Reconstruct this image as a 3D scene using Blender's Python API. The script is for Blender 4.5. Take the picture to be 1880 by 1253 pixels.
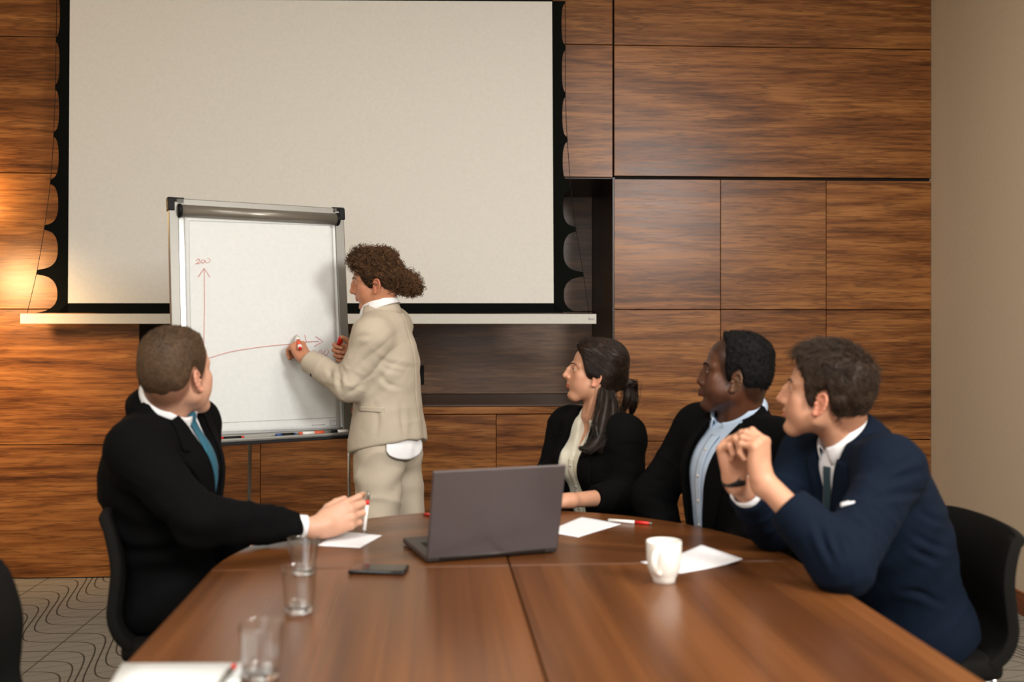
import bpy, bmesh, math, random
import numpy as np
from mathutils import Vector, Matrix

for o in list(bpy.data.objects):
    bpy.data.objects.remove(o)
C = bpy.context.scene.collection
SC = bpy.context.scene
rng = np.random.default_rng(7)
random.seed(7)
PI = math.pi

# ------------------------------------------------------------------ camera
FP, CX, HY, CH = 1880.0, 940.0, 598.0, 1.34
cam_d = bpy.data.cameras.new('camera')
cam = bpy.data.objects.new('camera', cam_d)
C.objects.link(cam)
cam.location = (0, 0, CH)
cam.rotation_euler = (PI / 2, 0, 0)
cam_d.sensor_fit = 'HORIZONTAL'
cam_d.sensor_width = 36.0
cam_d.lens = 36.0
cam_d.shift_y = -(626.5 - HY) / 1880.0
cam_d.clip_start = 0.05
cam_d.dof.use_dof = True
cam_d.dof.focus_distance = 4.75
cam_d.dof.aperture_fstop = 2.2
SC.camera = cam

# ------------------------------------------------------------------ world, lights, exposure
w = bpy.data.worlds.new('world')
SC.world = w
w.use_nodes = True
w.node_tree.nodes['Background'].inputs[0].default_value = (0.55, 0.6, 0.65, 1)
w.node_tree.nodes['Background'].inputs[1].default_value = 0.3
SC.view_settings.view_transform = 'Standard'
SC.view_settings.look = 'None'
SC.view_settings.gamma = 1.0
SC.view_settings.use_curve_mapping = False
SC.view_settings.exposure = 0.24


def area(name, loc, size, power, col, aim=None, size_y=None):
    l = bpy.data.lights.new(name, 'AREA')
    l.energy = power
    l.color = col
    l.size = size
    if size_y:
        l.shape = 'RECTANGLE'
        l.size_y = size_y
    o = bpy.data.objects.new(name, l)
    C.objects.link(o)
    o.location = loc
    if aim is not None:
        d = Vector(aim) - Vector(loc)
        o.rotation_euler = d.to_track_quat('-Z', 'Y').to_euler()
    return o


area('key_light', (1.95, 0.55, 2.6), 0.8, 96, (1.0, 0.975, 0.94), aim=(0.0, 2.3, 0.7))
area('overhead_fill_light', (-1.2, 0.9, 3.25), 1.2, 54, (1.0, 0.97, 0.92))  # added overhead fill lamps without fixtures, fading towards the screen top
area('overhead_fill_light', (0.6, -1.2, 3.25), 1.2, 60, (1.0, 0.97, 0.92))
area('overhead_fill_light', (0.9, 3.0, 3.25), 0.8, 16, (1.0, 0.95, 0.88))
area('rear_fill_light', (-0.4, -2.75, 1.7), 3.2, 40, (0.90, 0.96, 1.0), aim=(-0.2, 4.0, 1.2), size_y=1.6)  # added broad fill from behind the camera, no window there
wl_ = bpy.data.lights.new('warm_wall_fill', 'SPOT')  # added spot that spreads the wall lamp's glow, no fixture of its own
wl_.energy = 75
wl_.color = (1.0, 0.62, 0.28)
wl_.shadow_soft_size = 0.1
wl_.spot_size = math.radians(112)
wl_.spot_blend = 1.0
wlo = bpy.data.objects.new('warm_wall_fill', wl_)
C.objects.link(wlo)
wlo.location = (-2.85, 4.65, 1.62)
wlo.rotation_euler = (Vector((-2.72, 5.42, 1.12)) - Vector(wlo.location)).to_track_quat('-Z', 'Y').to_euler()

# ------------------------------------------------------------------ helpers
CT, ST = math.cos(math.radians(3.0)), math.sin(math.radians(3.0))
YW = 5.545


def at(x, y, Y):
    return np.array([(x - CX) / FP * Y, Y, CH - (y - HY) / FP * Y])


def on_z(x, y, z):
    return at(x, y, (CH - z) * FP / (y - HY))


def R(u, n, z):                       # room frame: u along the back wall, n into it
    return np.array([u * CT - n * ST, YW + u * ST + n * CT, z])


def uw(px, n=0.0):
    k = (px - CX) / FP
    return (k * (YW + n * CT) + n * ST) / (CT - k * ST)


def zw(px, py, n=0.0):
    Y = YW + uw(px, n) * ST + n * CT
    return CH - (py - HY) / FP * Y


def link(o, parent=None):
    C.objects.link(o)
    if parent is not None:
        o.parent = parent
    return o


def mesh_from(name, V, F, smooth=False):
    me = bpy.data.meshes.new(name)
    V = np.asarray(V, float)
    if isinstance(F, np.ndarray):
        k = F.shape[1]
        me.vertices.add(len(V))
        me.vertices.foreach_set('co', V.astype(np.float32).ravel())
        me.loops.add(F.size)
        me.loops.foreach_set('vertex_index', F.astype(np.int32).ravel())
        me.polygons.add(len(F))
        me.polygons.foreach_set('loop_start', np.arange(0, F.size, k, dtype=np.int32))
        me.polygons.foreach_set('loop_total', np.full(len(F), k, dtype=np.int32))
        me.update(calc_edges=True)
    else:
        me.from_pydata([tuple(v) for v in V], [], [tuple(f) for f in F])
        me.update()
    if smooth:
        me.polygons.foreach_set('use_smooth', np.ones(len(me.polygons), dtype=bool))
    return me


def obj(name, V, F, mat, parent=None, smooth=False):
    """links V, F (world coordinates) as one mesh object, stored relative to its parents' origins"""
    V = np.asarray(V, float)
    p = parent
    while p is not None:
        V = V - np.array(p.location)
        p = p.parent
    me = mesh_from(name, V, F, smooth)
    if mat is not None:
        me.materials.append(mat)
    return link(bpy.data.objects.new(name, me), parent)


def bm_obj(name, bm, mat, parent=None, smooth=False):
    V = [tuple(v.co) for v in bm.verts]
    bm.verts.index_update()
    F = [tuple(v.index for v in f.verts) for f in bm.faces]
    bm.free()
    return obj(name, V, F, mat, parent, smooth)


def thing(name, label, cat, loc=(0, 0, 0), group=None):
    o = bpy.data.objects.new(name, None)
    o.empty_display_size = 0.1
    C.objects.link(o)
    o.location = loc
    o['label'] = label
    o['category'] = cat
    if group:
        o['group'] = group
    return o


def tag(o, label, cat, group=None):
    o['label'] = label
    o['category'] = cat
    if group:
        o['group'] = group
    return o


def struct(o):
    o['kind'] = 'structure'
    return o


def frame_box(c, ax, ay, az, hx, hy, hz, bev=0.0, seg=1):
    """bevelled box: centre c, axes ax, ay, az (unit), half sizes"""
    bm = bmesh.new()
    bmesh.ops.create_cube(bm, size=2.0)
    for v in bm.verts:
        v.co = Vector((v.co.x * hx, v.co.y * hy, v.co.z * hz))
    if bev > 0:
        bmesh.ops.bevel(bm, geom=bm.edges[:], offset=bev, segments=seg, affect='EDGES', profile=0.5)
    M = np.array([ax, ay, az], float).T
    for v in bm.verts:
        v.co = Vector(np.asarray(c, float) + M @ np.array(v.co))
    return bm


def room_box(u0, u1, n0, n1, z0, z1, bev=0.0, seg=1):
    return frame_box(R((u0 + u1) / 2, (n0 + n1) / 2, (z0 + z1) / 2), (CT, ST, 0), (-ST, CT, 0), (0, 0, 1),
                     (u1 - u0) / 2, (n1 - n0) / 2, (z1 - z0) / 2, bev, seg)


def join_bm(*bms):
    out = bmesh.new()
    for b in bms:
        me = bpy.data.meshes.new('tmp')
        b.to_mesh(me)
        b.free()
        out.from_mesh(me)
        bpy.data.meshes.remove(me)
    return out


def norm(v):
    v = np.asarray(v, float)
    return v / (np.linalg.norm(v) + 1e-12)


def catmull(P, n):
    P = np.asarray(P, float)
    P = np.vstack([2 * P[0] - P[1], P, 2 * P[-1] - P[-2]])
    m = len(P) - 3
    t = np.linspace(0, m - 1e-9, n)
    i = t.astype(int)
    f = (t - i)[:, None]
    a, b, c, d = P[i], P[i + 1], P[i + 2], P[i + 3]
    return 0.5 * (2 * b + (c - a) * f + (2 * a - 5 * b + 4 * c - d) * f ** 2 + (3 * b - a - 3 * c + d) * f ** 3)


def tubes(paths, radii, sides=4, cap=True):
    """paths (N,K,3), radii (N,K) or (K,) -> V, F (quads) of N tubes"""
    P = np.asarray(paths, float)
    if P.ndim == 2:
        P = P[None]
    N, K, _ = P.shape
    Rr = np.broadcast_to(np.asarray(radii, float), (N, K))
    T = np.gradient(P, axis=1)
    T /= np.linalg.norm(T, axis=2, keepdims=True) + 1e-12
    ref = np.where(np.abs(T[:, :1, 2:3]) > 0.9, np.array([1.0, 0, 0]), np.array([0, 0, 1.0]))
    A = np.zeros_like(P)
    a = np.broadcast_to(ref, (N, 1, 3))[:, 0]
    for k in range(K):
        a = a - (a * T[:, k]).sum(1, keepdims=True) * T[:, k]
        a = a / (np.linalg.norm(a, axis=1, keepdims=True) + 1e-12)
        A[:, k] = a
    B = np.cross(T, A)
    th = np.arange(sides) * 2 * PI / sides
    V = P[:, :, None] + Rr[:, :, None, None] * (A[:, :, None] * np.cos(th)[None, None, :, None] + B[:, :, None] * np.sin(th)[None, None, :, None])
    idx = np.arange(N * K * sides).reshape(N, K, sides)
    n = np.roll(idx, -1, axis=2)
    F = np.stack([idx[:, :-1], n[:, :-1], n[:, 1:], idx[:, 1:]], axis=-1).reshape(-1, 4)
    V = V.reshape(-1, 3)
    if cap and sides == 4:
        F = np.vstack([F, idx[:, 0, ::-1], idx[:, -1]])
    elif cap and N < 30:
        extra = []
        Vx = []
        base = len(V)
        for i in range(N):
            for kk, rev in ((0, True), (K - 1, False)):
                ci = base + len(Vx)
                Vx.append(P[i, kk])
                ring = idx[i, kk]
                for s in range(sides):
                    q = (ring[s], ring[(s + 1) % sides])
                    extra.append((q[1], q[0], ci, ci) if rev else (q[0], q[1], ci, ci))
        V = np.vstack([V, Vx])
        Fl = [tuple(f) for f in F] + [e[:3] for e in extra]
        return V, Fl
    return V, F


def tube_obj(name, pts, r, mat, parent=None, sides=12, n=None, smooth=True):
    P = catmull(pts, n) if n else np.asarray(pts, float)
    rr = np.interp(np.linspace(0, 1, len(P)), np.linspace(0, 1, len(np.atleast_1d(r))), np.atleast_1d(r))
    V, F = tubes(P, rr, sides)
    return obj(name, V, F, mat, parent, smooth)


def lathe(prof, c, axis=(0, 0, 1), seg=40):
    """profile [(r, h)] -> V, F about axis through c"""
    ax = norm(axis)
    t = np.array([1.0, 0, 0]) if abs(ax[0]) < 0.9 else np.array([0, 1.0, 0])
    e1 = norm(np.cross(ax, t))
    e2 = np.cross(ax, e1)
    V, F = [], []
    rings = []
    for r, h in prof:
        if r < 1e-6:
            rings.append([len(V)])
            V.append(np.asarray(c) + ax * h)
        else:
            ring = []
            for k in range(seg):
                a = 2 * PI * k / seg
                ring.append(len(V))
                V.append(np.asarray(c) + ax * h + r * (e1 * math.cos(a) + e2 * math.sin(a)))
            rings.append(ring)
    for a, b in zip(rings[:-1], rings[1:]):
        if len(a) == 1 and len(b) == 1:
            continue
        for k in range(seg):
            k2 = (k + 1) % seg
            if len(a) == 1:
                F.append((a[0], b[k2], b[k]))
            elif len(b) == 1:
                F.append((a[k], a[k2], b[0]))
            else:
                F.append((a[k], a[k2], b[k2], b[k]))
    return V, F


def grid_faces(nu, nv, closed_u=False):
    F = []
    for i in range(nu if closed_u else nu - 1):
        for j in range(nv - 1):
            i2 = (i + 1) % nu
            F.append((i * nv + j, i2 * nv + j, i2 * nv + j + 1, i * nv + j + 1))
    return F


def solid(o, t, offset=-1.0):
    m = o.modifiers.new('thickness', 'SOLIDIFY')
    m.thickness = t
    m.offset = offset
    return o


# ------------------------------------------------------------------ materials
def srgb(r, g, b):
    def f(c):
        c /= 255.0
        return c / 12.92 if c <= 0.04045 else ((c + 0.055) / 1.055) ** 2.4
    return (f(r), f(g), f(b), 1.0)


class NT:
    def __init__(self, name):
        self.m = bpy.data.materials.new(name)
        self.m.use_nodes = True
        self.t = self.m.node_tree
        self.b = self.t.nodes['Principled BSDF']

    def n(self, kind, **kw):
        nd = self.t.nodes.new(kind)
        for k, v in kw.items():
            setattr(nd, k, v)
        return nd

    def put(self, sock, v):
        if v is None:
            return
        if isinstance(v, (int, float)):
            sock.default_value = v
        elif isinstance(v, (tuple, list)):
            sock.default_value = v
        else:
            self.t.links.new(v, sock)

    def math(self, op, a, b=None, c=None):
        nd = self.n('ShaderNodeMath', operation=op)
        for i, v in enumerate((a, b, c)):
            self.put(nd.inputs[i], v)
        return nd.outputs[0]

    def mix(self, fac, a, b, blend='MIX'):
        nd = self.n('ShaderNodeMix', data_type='RGBA', blend_type=blend)
        self.put(nd.inputs[0], fac)
        self.put(nd.inputs[6], a)
        self.put(nd.inputs[7], b)
        return nd.outputs[2]

    def ramp(self, fac, stops):
        nd = self.n('ShaderNodeValToRGB')
        cr = nd.color_ramp
        while len(cr.elements) < len(stops):
            cr.elements.new(0.5)
        for e, (p, c) in zip(cr.elements, stops):
            e.position = p
            e.color = c
        self.put(nd.inputs[0], fac)
        return nd.outputs[0]

    def coords(self, scale=(1, 1, 1), kind='Object', add=None):
        tc = self.n('ShaderNodeTexCoord')
        mp = self.n('ShaderNodeMapping')
        self.t.links.new(tc.outputs[kind], mp.inputs[0])
        mp.inputs['Scale'].default_value = scale
        if add is not None:
            self.t.links.new(add, mp.inputs['Location'])
        return mp.outputs[0]

    def noise(self, vec, scale, detail=4, rough=0.55, dist=0.0):
        nd = self.n('ShaderNodeTexNoise')
        self.put(nd.inputs['Vector'], vec)
        nd.inputs['Scale'].default_value = scale
        nd.inputs['Detail'].default_value = detail
        nd.inputs['Roughness'].default_value = rough
        nd.inputs['Distortion'].default_value = dist
        return nd.outputs[0]

    def bump(self, h, strength=0.2, dist=0.01):
        nd = self.n('ShaderNodeBump')
        nd.inputs['Strength'].default_value = strength
        nd.inputs['Distance'].default_value = dist
        self.put(nd.inputs['Height'], h)
        self.t.links.new(nd.outputs[0], self.b.inputs['Normal'])

    def set(self, **kw):
        names = dict(col='Base Color', rough='Roughness', metal='Metallic', spec='Specular IOR Level', sheen='Sheen Weight',
                     trans='Transmission Weight', ior='IOR', coat='Coat Weight', sss='Subsurface Weight', emis='Emission Color', emis_s='Emission Strength',
                     sheen_r='Sheen Roughness', coat_r='Coat Roughness')
        for k, v in kw.items():
            self.put(self.b.inputs[names[k]], v)
        return self


def plain(name, col, rough=0.5, metal=0.0, spec=0.5, **kw):
    t = NT(name)
    nz = t.noise(t.coords(), 60.0, 2)
    f = t.math('MULTIPLY_ADD', nz, 0.12, 0.94)
    hsv = t.n('ShaderNodeHueSaturation')
    hsv.inputs['Color'].default_value = col
    t.put(hsv.inputs['Value'], f)
    t.set(col=hsv.outputs[0], rough=rough, metal=metal, spec=spec, **kw)
    return t.m


def wood(name, dark, mid, light, axis='x', rough=0.35, fine=1.0, spec=0.5, per_obj=True, streak=0.55):
    t = NT(name)
    add = None
    if per_obj:
        oi = t.n('ShaderNodeObjectInfo')
        cb = t.n('ShaderNodeCombineXYZ')
        for i, k in enumerate((17.0, 31.0, 23.0)):
            t.put(cb.inputs[i], t.math('MULTIPLY', oi.outputs['Random'], k))
        add = cb.outputs[0]

    def co(l, c):
        return t.coords({'x': (l, c, c), 'y': (c, l, c)}[axis], add=add)
    # cathedral figure: broad noise, contoured into growth rings
    broad = t.noise(co(0.24, 2.4), 1.0, 2, 0.42, 0.15)
    rings = t.math('FRACT', t.math('MULTIPLY', broad, 11.0 * fine ** .5))
    tri = t.math('ABSOLUTE', t.math('SUBTRACT', rings, 0.5))
    streaks = t.noise(co(0.20, 52.0 * fine), 1.0, 5, 0.66, 0.03)
    fines = t.noise(co(0.8, 230.0 * fine), 1.0, 3, 0.6)
    bands = t.noise(co(0.20, 8.0), 1.0, 2, 0.5, 0.15)
    v = t.math('MULTIPLY', tri, 0.40)
    v = t.math('MULTIPLY_ADD', streaks, streak + .15, v)
    v = t.math('MULTIPLY_ADD', fines, 0.22, v)
    v = t.math('MULTIPLY_ADD', bands, 0.42, v)
    v = t.math('SUBTRACT', v, 0.30)
    col = t.ramp(v, [(0.20, dark), (0.42, mid), (0.67, light)])
    ln = t.noise(co(0.16, 34.0 * fine), 1.0, 3, 0.6, 0.03)
    rid = t.math('SUBTRACT', 1.0, t.math('ABSOLUTE', t.math('MULTIPLY_ADD', ln, 2.0, -1.0)))
    mr = t.n('ShaderNodeMapRange', interpolation_type='SMOOTHSTEP')
    t.put(mr.inputs[0], rid)
    mr.inputs[1].default_value = 0.90
    mr.inputs[2].default_value = 1.0
    col = t.mix(t.math('MULTIPLY', mr.outputs[0], 0.5 * streak / .55), col, dark)
    if per_obj:
        hsv = t.n('ShaderNodeHueSaturation')
        t.put(hsv.inputs['Color'], col)
        t.put(hsv.inputs['Value'], t.math('MULTIPLY_ADD', oi.outputs['Random'], 0.16, 0.92))
        col = hsv.outputs[0]
    t.set(col=col, rough=t.math('MULTIPLY_ADD', streaks, 0.14, rough - 0.05), spec=spec)
    t.bump(fines, 0.06, 0.002)
    return t.m


def fabric(name, col, rough=0.9, weave=900.0, var=0.25, wrinkle=0.0, wr_scale=9.0, sheen=0.15, stripes=None, spec=0.2):
    t = NT(name)
    c = t.coords()
    nz = t.noise(c, weave * 0.6, 2, 0.7)
    big = t.noise(c, 7.0, 3)
    f = t.math('MULTIPLY_ADD', nz, var, 1.0 - var * 0.5)
    f = t.math('MULTIPLY', f, t.math('MULTIPLY_ADD', big, 0.15, 0.925))
    hsv = t.n('ShaderNodeHueSaturation')
    hsv.inputs['Color'].default_value = col
    t.put(hsv.inputs['Value'], f)
    t.set(col=hsv.outputs[0], rough=rough, sheen=sheen, spec=spec, sheen_r=0.5)
    if wrinkle > 0:
        wr = t.noise(t.coords((1.0, 1.0, 0.55)), wr_scale, 3, 0.45, 0.8)
        t.bump(t.math('MULTIPLY_ADD', nz, 0.03, wr), wrinkle, 0.02)
    else:
        t.bump(nz, 0.15, 0.001)
    return t.m


M = {}
M['panel'] = wood('walnut_panel_veneer', srgb(62, 32, 13), srgb(126, 77, 37), srgb(166, 111, 60), 'x', 0.30, spec=.35)
M['niche'] = wood('niche_veneer', srgb(66, 44, 30), srgb(112, 78, 52), srgb(150, 112, 80), 'x', 0.3)
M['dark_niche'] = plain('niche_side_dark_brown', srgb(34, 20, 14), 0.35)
M['gap'] = plain('panel_gap_black', srgb(12, 9, 7), 0.9)
M['table'] = wood('table_veneer', srgb(78, 44, 20), srgb(103, 61, 29), srgb(122, 75, 39), 'y', 0.27, 0.5, 0.5, True, 0.3)
M['counter'] = plain('counter_dark', srgb(74, 56, 46), 0.35)
M['beige'] = plain('beige_wall_paint', srgb(206, 190, 166), 0.9)
M['ceil'] = plain('ceiling_paint', srgb(225, 220, 210), 0.95)
M['screen'] = plain('matte_white_screen', srgb(226, 224, 217), 0.95, spec=0.1)
M['black_border'] = plain('matte_black_vinyl', srgb(12, 14, 12), 0.9, spec=0.08)
M['white_metal'] = plain('white_powder_coat', srgb(205, 203, 194), 0.45)
M['alu'] = plain('brushed_aluminium', srgb(128, 126, 120), 0.42, 0.5)
M['alu_dark'] = plain('grey_metal_clamp', srgb(132, 127, 118), 0.32, 0.5)
M['chrome'] = plain('chrome', srgb(210, 210, 210), 0.12, 1.0)
M['black_plastic'] = plain('black_plastic', srgb(14, 14, 15), 0.55, spec=.2)
M['board'] = plain('glossy_whiteboard', srgb(228, 230, 228), 0.12)
M['paper'] = plain('white_paper', srgb(216, 219, 218), 0.85)
M['paper_b'] = plain('bright_paper', srgb(232, 232, 236), 0.8)
M['ink_red'] = plain('red_marker_ink', srgb(228, 112, 104), 0.6)
M['ink_grey'] = plain('pale_grey_print', srgb(170, 172, 172), 0.8)
M['red'] = plain('red_plastic', srgb(204, 30, 28), 0.35)
M['white_plastic'] = plain('white_plastic', srgb(230, 226, 220), 0.35)
M['orange'] = plain('orange_label', srgb(214, 84, 44), 0.5)
M['blue'] = plain('blue_plastic', srgb(40, 70, 130), 0.4)
M['ceramic'] = plain('white_ceramic', srgb(236, 232, 224), 0.18)
M['laptop'] = plain('laptop_grey_metal', srgb(92, 84, 84), 0.4, 0.55)
M['laptop_dark'] = plain('laptop_dark_base', srgb(52, 46, 44), 0.4, 0.3)
M['screen_off'] = plain('dark_display', srgb(14, 15, 18), 0.1)
M['phone'] = plain('phone_black', srgb(14, 14, 15), 0.12)
M['chair_fab'] = fabric('charcoal_chair_upholstery', srgb(20, 19, 17), 0.9, 700, sheen=0.0, spec=.1)
M['wood_trim'] = wood('skirting_wood', srgb(84, 44, 20), srgb(126, 70, 34), srgb(150, 90, 48), 'y', 0.4)

gl = NT('clear_glass')
g_t = gl.n('ShaderNodeBsdfTransparent')
g_t.inputs[0].default_value = (.985, .99, .99, 1)
g_g = gl.n('ShaderNodeBsdfGlossy')
g_g.inputs['Roughness'].default_value = .02
g_f = gl.n('ShaderNodeLayerWeight')
g_f.inputs[0].default_value = .5
g_m = gl.n('ShaderNodeMixShader')
gl.t.links.new(gl.math('MULTIPLY_ADD', gl.math('POWER', g_f.outputs['Facing'], 3.0), 0.85, 0.06), g_m.inputs[0])
gl.t.links.new(g_t.outputs[0], g_m.inputs[1])
gl.t.links.new(g_g.outputs[0], g_m.inputs[2])
gl.t.links.new(g_m.outputs[0], gl.t.nodes['Material Output'].inputs['Surface'])
M['glass'] = gl.m
gb = NT('thick_glass_base')
gb.set(col=(1, 1, 1, 1), rough=0.0, trans=1.0, ior=1.45)
M['glass_base'] = gb.m
wt = NT('water')
wt.set(col=(0.98, 0.99, 1, 1), rough=0.0, trans=1.0, ior=1.33)
M['water'] = wt.m


def carpet():
    t = NT('patterned_grey_carpet')
    tc = t.n('ShaderNodeTexCoord')
    sp = t.n('ShaderNodeSeparateXYZ')
    t.t.links.new(tc.outputs['Object'], sp.inputs[0])
    x, y = sp.outputs[0], sp.outputs[1]
    per, s, A, kk = 0.47, 0.125, 0.60, 8.0
    xs = t.math('DIVIDE', t.math('ADD', x, 0.10), per)
    xf = t.math('SUBTRACT', t.math('FRACT', xs), 0.5)
    th = t.math('TANH', t.math('MULTIPLY', xf, kk))
    stair = t.math('ADD', t.math('FLOOR', xs), t.math('MULTIPLY', th, 0.5))
    der = t.math('MULTIPLY', t.math('SUBTRACT', 1.0, t.math('MULTIPLY', th, th)), 0.5 * kk)
    slope = t.math('MULTIPLY', der, A / per)
    L = t.math('SQRT', t.math('ADD', t.math('MULTIPLY', slope, slope), 1.0))

    def lines(val, spacing, w, Ln):
        fr = t.math('FRACT', t.math('DIVIDE', val, spacing))
        d = t.math('MULTIPLY', t.math('ABSOLUTE', t.math('SUBTRACT', fr, 0.5)), spacing)
        d = t.math('DIVIDE', d, Ln)
        m = t.n('ShaderNodeMapRange', interpolation_type='SMOOTHSTEP')
        t.put(m.inputs[0], d)
        m.inputs[1].default_value = w * 0.6
        m.inputs[2].default_value = w * 1.3
        m.inputs[3].default_value = 1.0
        m.inputs[4].default_value = 0.0
        return m.outputs[0]
    m1 = lines(t.math('ADD', y, t.math('MULTIPLY', stair, A)), s, 0.0034, L)
    d2 = t.math('ADD', t.math('MULTIPLY', x, -0.42), y)
    m2 = t.math('MULTIPLY', lines(d2, 0.085, 0.0022, 1.1), 0.6)
    m3 = t.math('MULTIPLY', lines(t.math('ADD', x, 0.21), 0.5, 0.004, 1.0), 0.8)
    mm = t.math('MAXIMUM', t.math('MAXIMUM', m1, m2), m3)
    nz = t.noise(t.coords(), 420.0, 3, 0.7)
    base = t.ramp(nz, [(0.25, srgb(118, 112, 102)), (0.75, srgb(158, 152, 140))])
    col = t.mix(t.math('MULTIPLY', mm, 0.9), base, srgb(58, 50, 40))
    t.set(col=col, rough=0.98, spec=0.05)
    t.bump(nz, 0.4, 0.004)
    return t.m


M['carpet'] = carpet()

# ------------------------------------------------------------------ the room
ROT3 = math.radians(3.0)


def local_plane(name, V, F, mat):
    o = obj(name, V, F, mat)
    return struct(o)


UL, UR = -3.7, uw(1710)
NR = -8.6                              # rear wall, behind the camera
fl_me = mesh_from('floor', [(UL - .1, NR - .1, 0), (UR + .1, NR - .1, 0), (UR + .1, 1.0, 0), (UL - .1, 1.0, 0),
                            (UL - .1, NR - .1, -.1), (UR + .1, NR - .1, -.1), (UR + .1, 1.0, -.1), (UL - .1, 1.0, -.1)],
                  [(0, 1, 2, 3), (7, 6, 5, 4), (0, 4, 5, 1), (1, 5, 6, 2), (2, 6, 7, 3), (3, 7, 4, 0)])
fl_me.materials.append(M['carpet'])
fl = struct(link(bpy.data.objects.new('floor', fl_me)))
fl.location = (0, YW, 0)
fl.rotation_euler = (0, 0, ROT3)
HC = 3.36
struct(bm_obj('ceiling', room_box(UL - .1, UR + .1, NR - .1, 1.0, HC, HC + 0.1), M['ceil']))
struct(bm_obj('wall_left', room_box(UL - .12, UL, NR, 0.95, 0, HC), M['beige']))
struct(bm_obj('wall_right', room_box(UR, UR + .12, NR, 0.95, 0, HC), M['beige']))
struct(bm_obj('wall_rear', room_box(UL - .1, UR + .1, NR - .12, NR, 0, HC), M['beige']))
struct(bm_obj('baseboard_right', room_box(UR - .018, UR, NR, 0.0, 0, .105, .003), M['wood_trim']))

# back wall: dark backing that carries every veneer panel as a part
UN0, UN1 = uw(256), uw(1125)
ZC = zw(900, 743)                      # counter top
ZR = [0.004, 0.708, 1.427, 2.147, 2.868, HC]
ND = 0.84
back = join_bm(room_box(UL, UN0 - .012, .026, .9, 0, HC), room_box(UN1 + .012, UR, .026, .9, 0, HC),
               room_box(UN0 - .012, UN1 + .012, .026, .9, ZR[3] + .012, HC), room_box(UN0 - .012, UN1 + .012, .026, .9, 0, ZC - .012),
               room_box(UN0 - .012, UN1 + .012, ND + .02, .9, ZC - .012, ZR[3] + .012))
wb = struct(bm_obj('wall_back', back, M['gap']))


def panel(u0, u1, z0, z1, n0=0.0, n1=0.026, mat='panel', gu=.0016, gz=.0022, name='panel'):
    me_bm = room_box(u0 + gu, u1 - gu, n0, n1, z0 + gz, z1 - gz, 0.0012)
    c = R((u0 + u1) / 2, n0, (z0 + z1) / 2)
    V = np.array([tuple(v.co) for v in me_bm.verts]) - c
    me_bm.verts.index_update()
    F = [tuple(v.index for v in f.verts) for f in me_bm.faces]
    me_bm.free()
    me = mesh_from(name, V, F)
    me.materials.append(M[mat])
    o = link(bpy.data.objects.new(name, me), wb)
    o.location = c
    return o


ul_split = [UL, uw(-180), UN0]
for i in range(4):
    for a, b in zip(ul_split[:-1], ul_split[1:]):
        panel(a, b, ZR[i], ZR[i + 1])
top_us = ul_split + [uw(540), uw(830), UN1]
for a, b in zip(top_us[:-1], top_us[1:]):
    panel(a, b, ZR[4], ZR[5])
for a, b in zip(top_us[2:-1], top_us[3:]):
    panel(a, b, ZR[3], ZR[4])
G = .007
ur = [UN1, uw(1323), uw(1517), UR]
for a, b in zip(ur[:-1], ur[1:]):
    for i in range(3):
        panel(a + (G if a == UN1 else 0), b, ZR[i], ZR[i + 1] - (G if i == 2 else 0))
for i in (3, 4):
    panel(UN1 + G, UR, ZR[i] + (G if i == 3 else 0), ZR[i + 1])
# niche lining, counter and the cabinet doors under it
panel(UN0, UN1, ZC, ZR[2], ND, ND + .02, 'niche')
panel(UN0, UN1, ZR[2], ZR[3], ND, ND + .02, 'niche')
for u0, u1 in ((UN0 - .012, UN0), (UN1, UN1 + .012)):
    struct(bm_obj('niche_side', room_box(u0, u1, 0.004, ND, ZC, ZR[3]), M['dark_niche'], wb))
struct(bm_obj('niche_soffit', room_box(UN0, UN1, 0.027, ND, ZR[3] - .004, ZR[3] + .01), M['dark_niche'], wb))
cz = zw(900, 761)
ct = bm_obj('counter_top', room_box(UN0, UN1, 0.002, ND, ZC - .012, ZC, .001), M['counter'], wb)
panel(UN0, UN1, cz, ZC - .012, 0.0, .026)
us = [UN0, uw(478), uw(695), uw(911), UN1]
for a, b in zip(us[:-1], us[1:]):
    panel(a, b, ZR[0], cz, gz=.003)
# wall socket in the niche
sk = thing('wall_socket', 'black wall socket plate on the niche back wall', 'socket', tuple(R(uw(768, ND), ND - .012, zw(768, 689, ND))))
su, sz = uw(768, ND), zw(768, 689, ND)
bm_obj('plate', room_box(su - .035, su + .035, ND - .012, ND, sz - .06, sz + .06, .003), M['black_plastic'], sk)
for dz in (-.028, .028):
    V, F = lathe([(0, 0), (.02, 0), (.022, .003), (.022, -.001)], R(su, ND - .013, sz + dz), (ST, -CT, 0), 20)
    obj('outlet', V, F, M['black_plastic'], sk, True)

# warm wall lamp just left of the frame, on the panelling
lu, lz = uw(-62), zw(-62, 410)
wl = thing('wall_lamp', 'small warm wall lamp on the left wood panelling, outside the picture', 'lamp', tuple(R(lu, -.03, lz)))
V, F = lathe([(0, 0), (.05, 0), (.05, .018), (0, .018)], R(lu, 0, lz), (ST, -CT, 0), 24)
obj('mount', V, F, M['alu'], wl, True)
tube_obj('arm', [R(lu, -.015, lz), R(lu, -.10, lz)], .008, M['alu'], wl)
V, F = lathe([(.030, -.075), (.036, -.07), (.045, .065), (.042, .07), (.040, .065), (.032, -.07), (.030, -.075)], R(lu, -.115, lz), (0, 0, 1), 28)
obj('shade', V, F, M['alu'], wl, True)
pl = bpy.data.lights.new('wall_lamp_bulb', 'POINT')
pl.energy = 15
pl.color = (1.0, 0.66, 0.28)
pl.shadow_soft_size = 0.03
po = bpy.data.objects.new('wall_lamp_bulb', pl)
C.objects.link(po)
po.location = R(lu, -.115, lz + .085)

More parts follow.
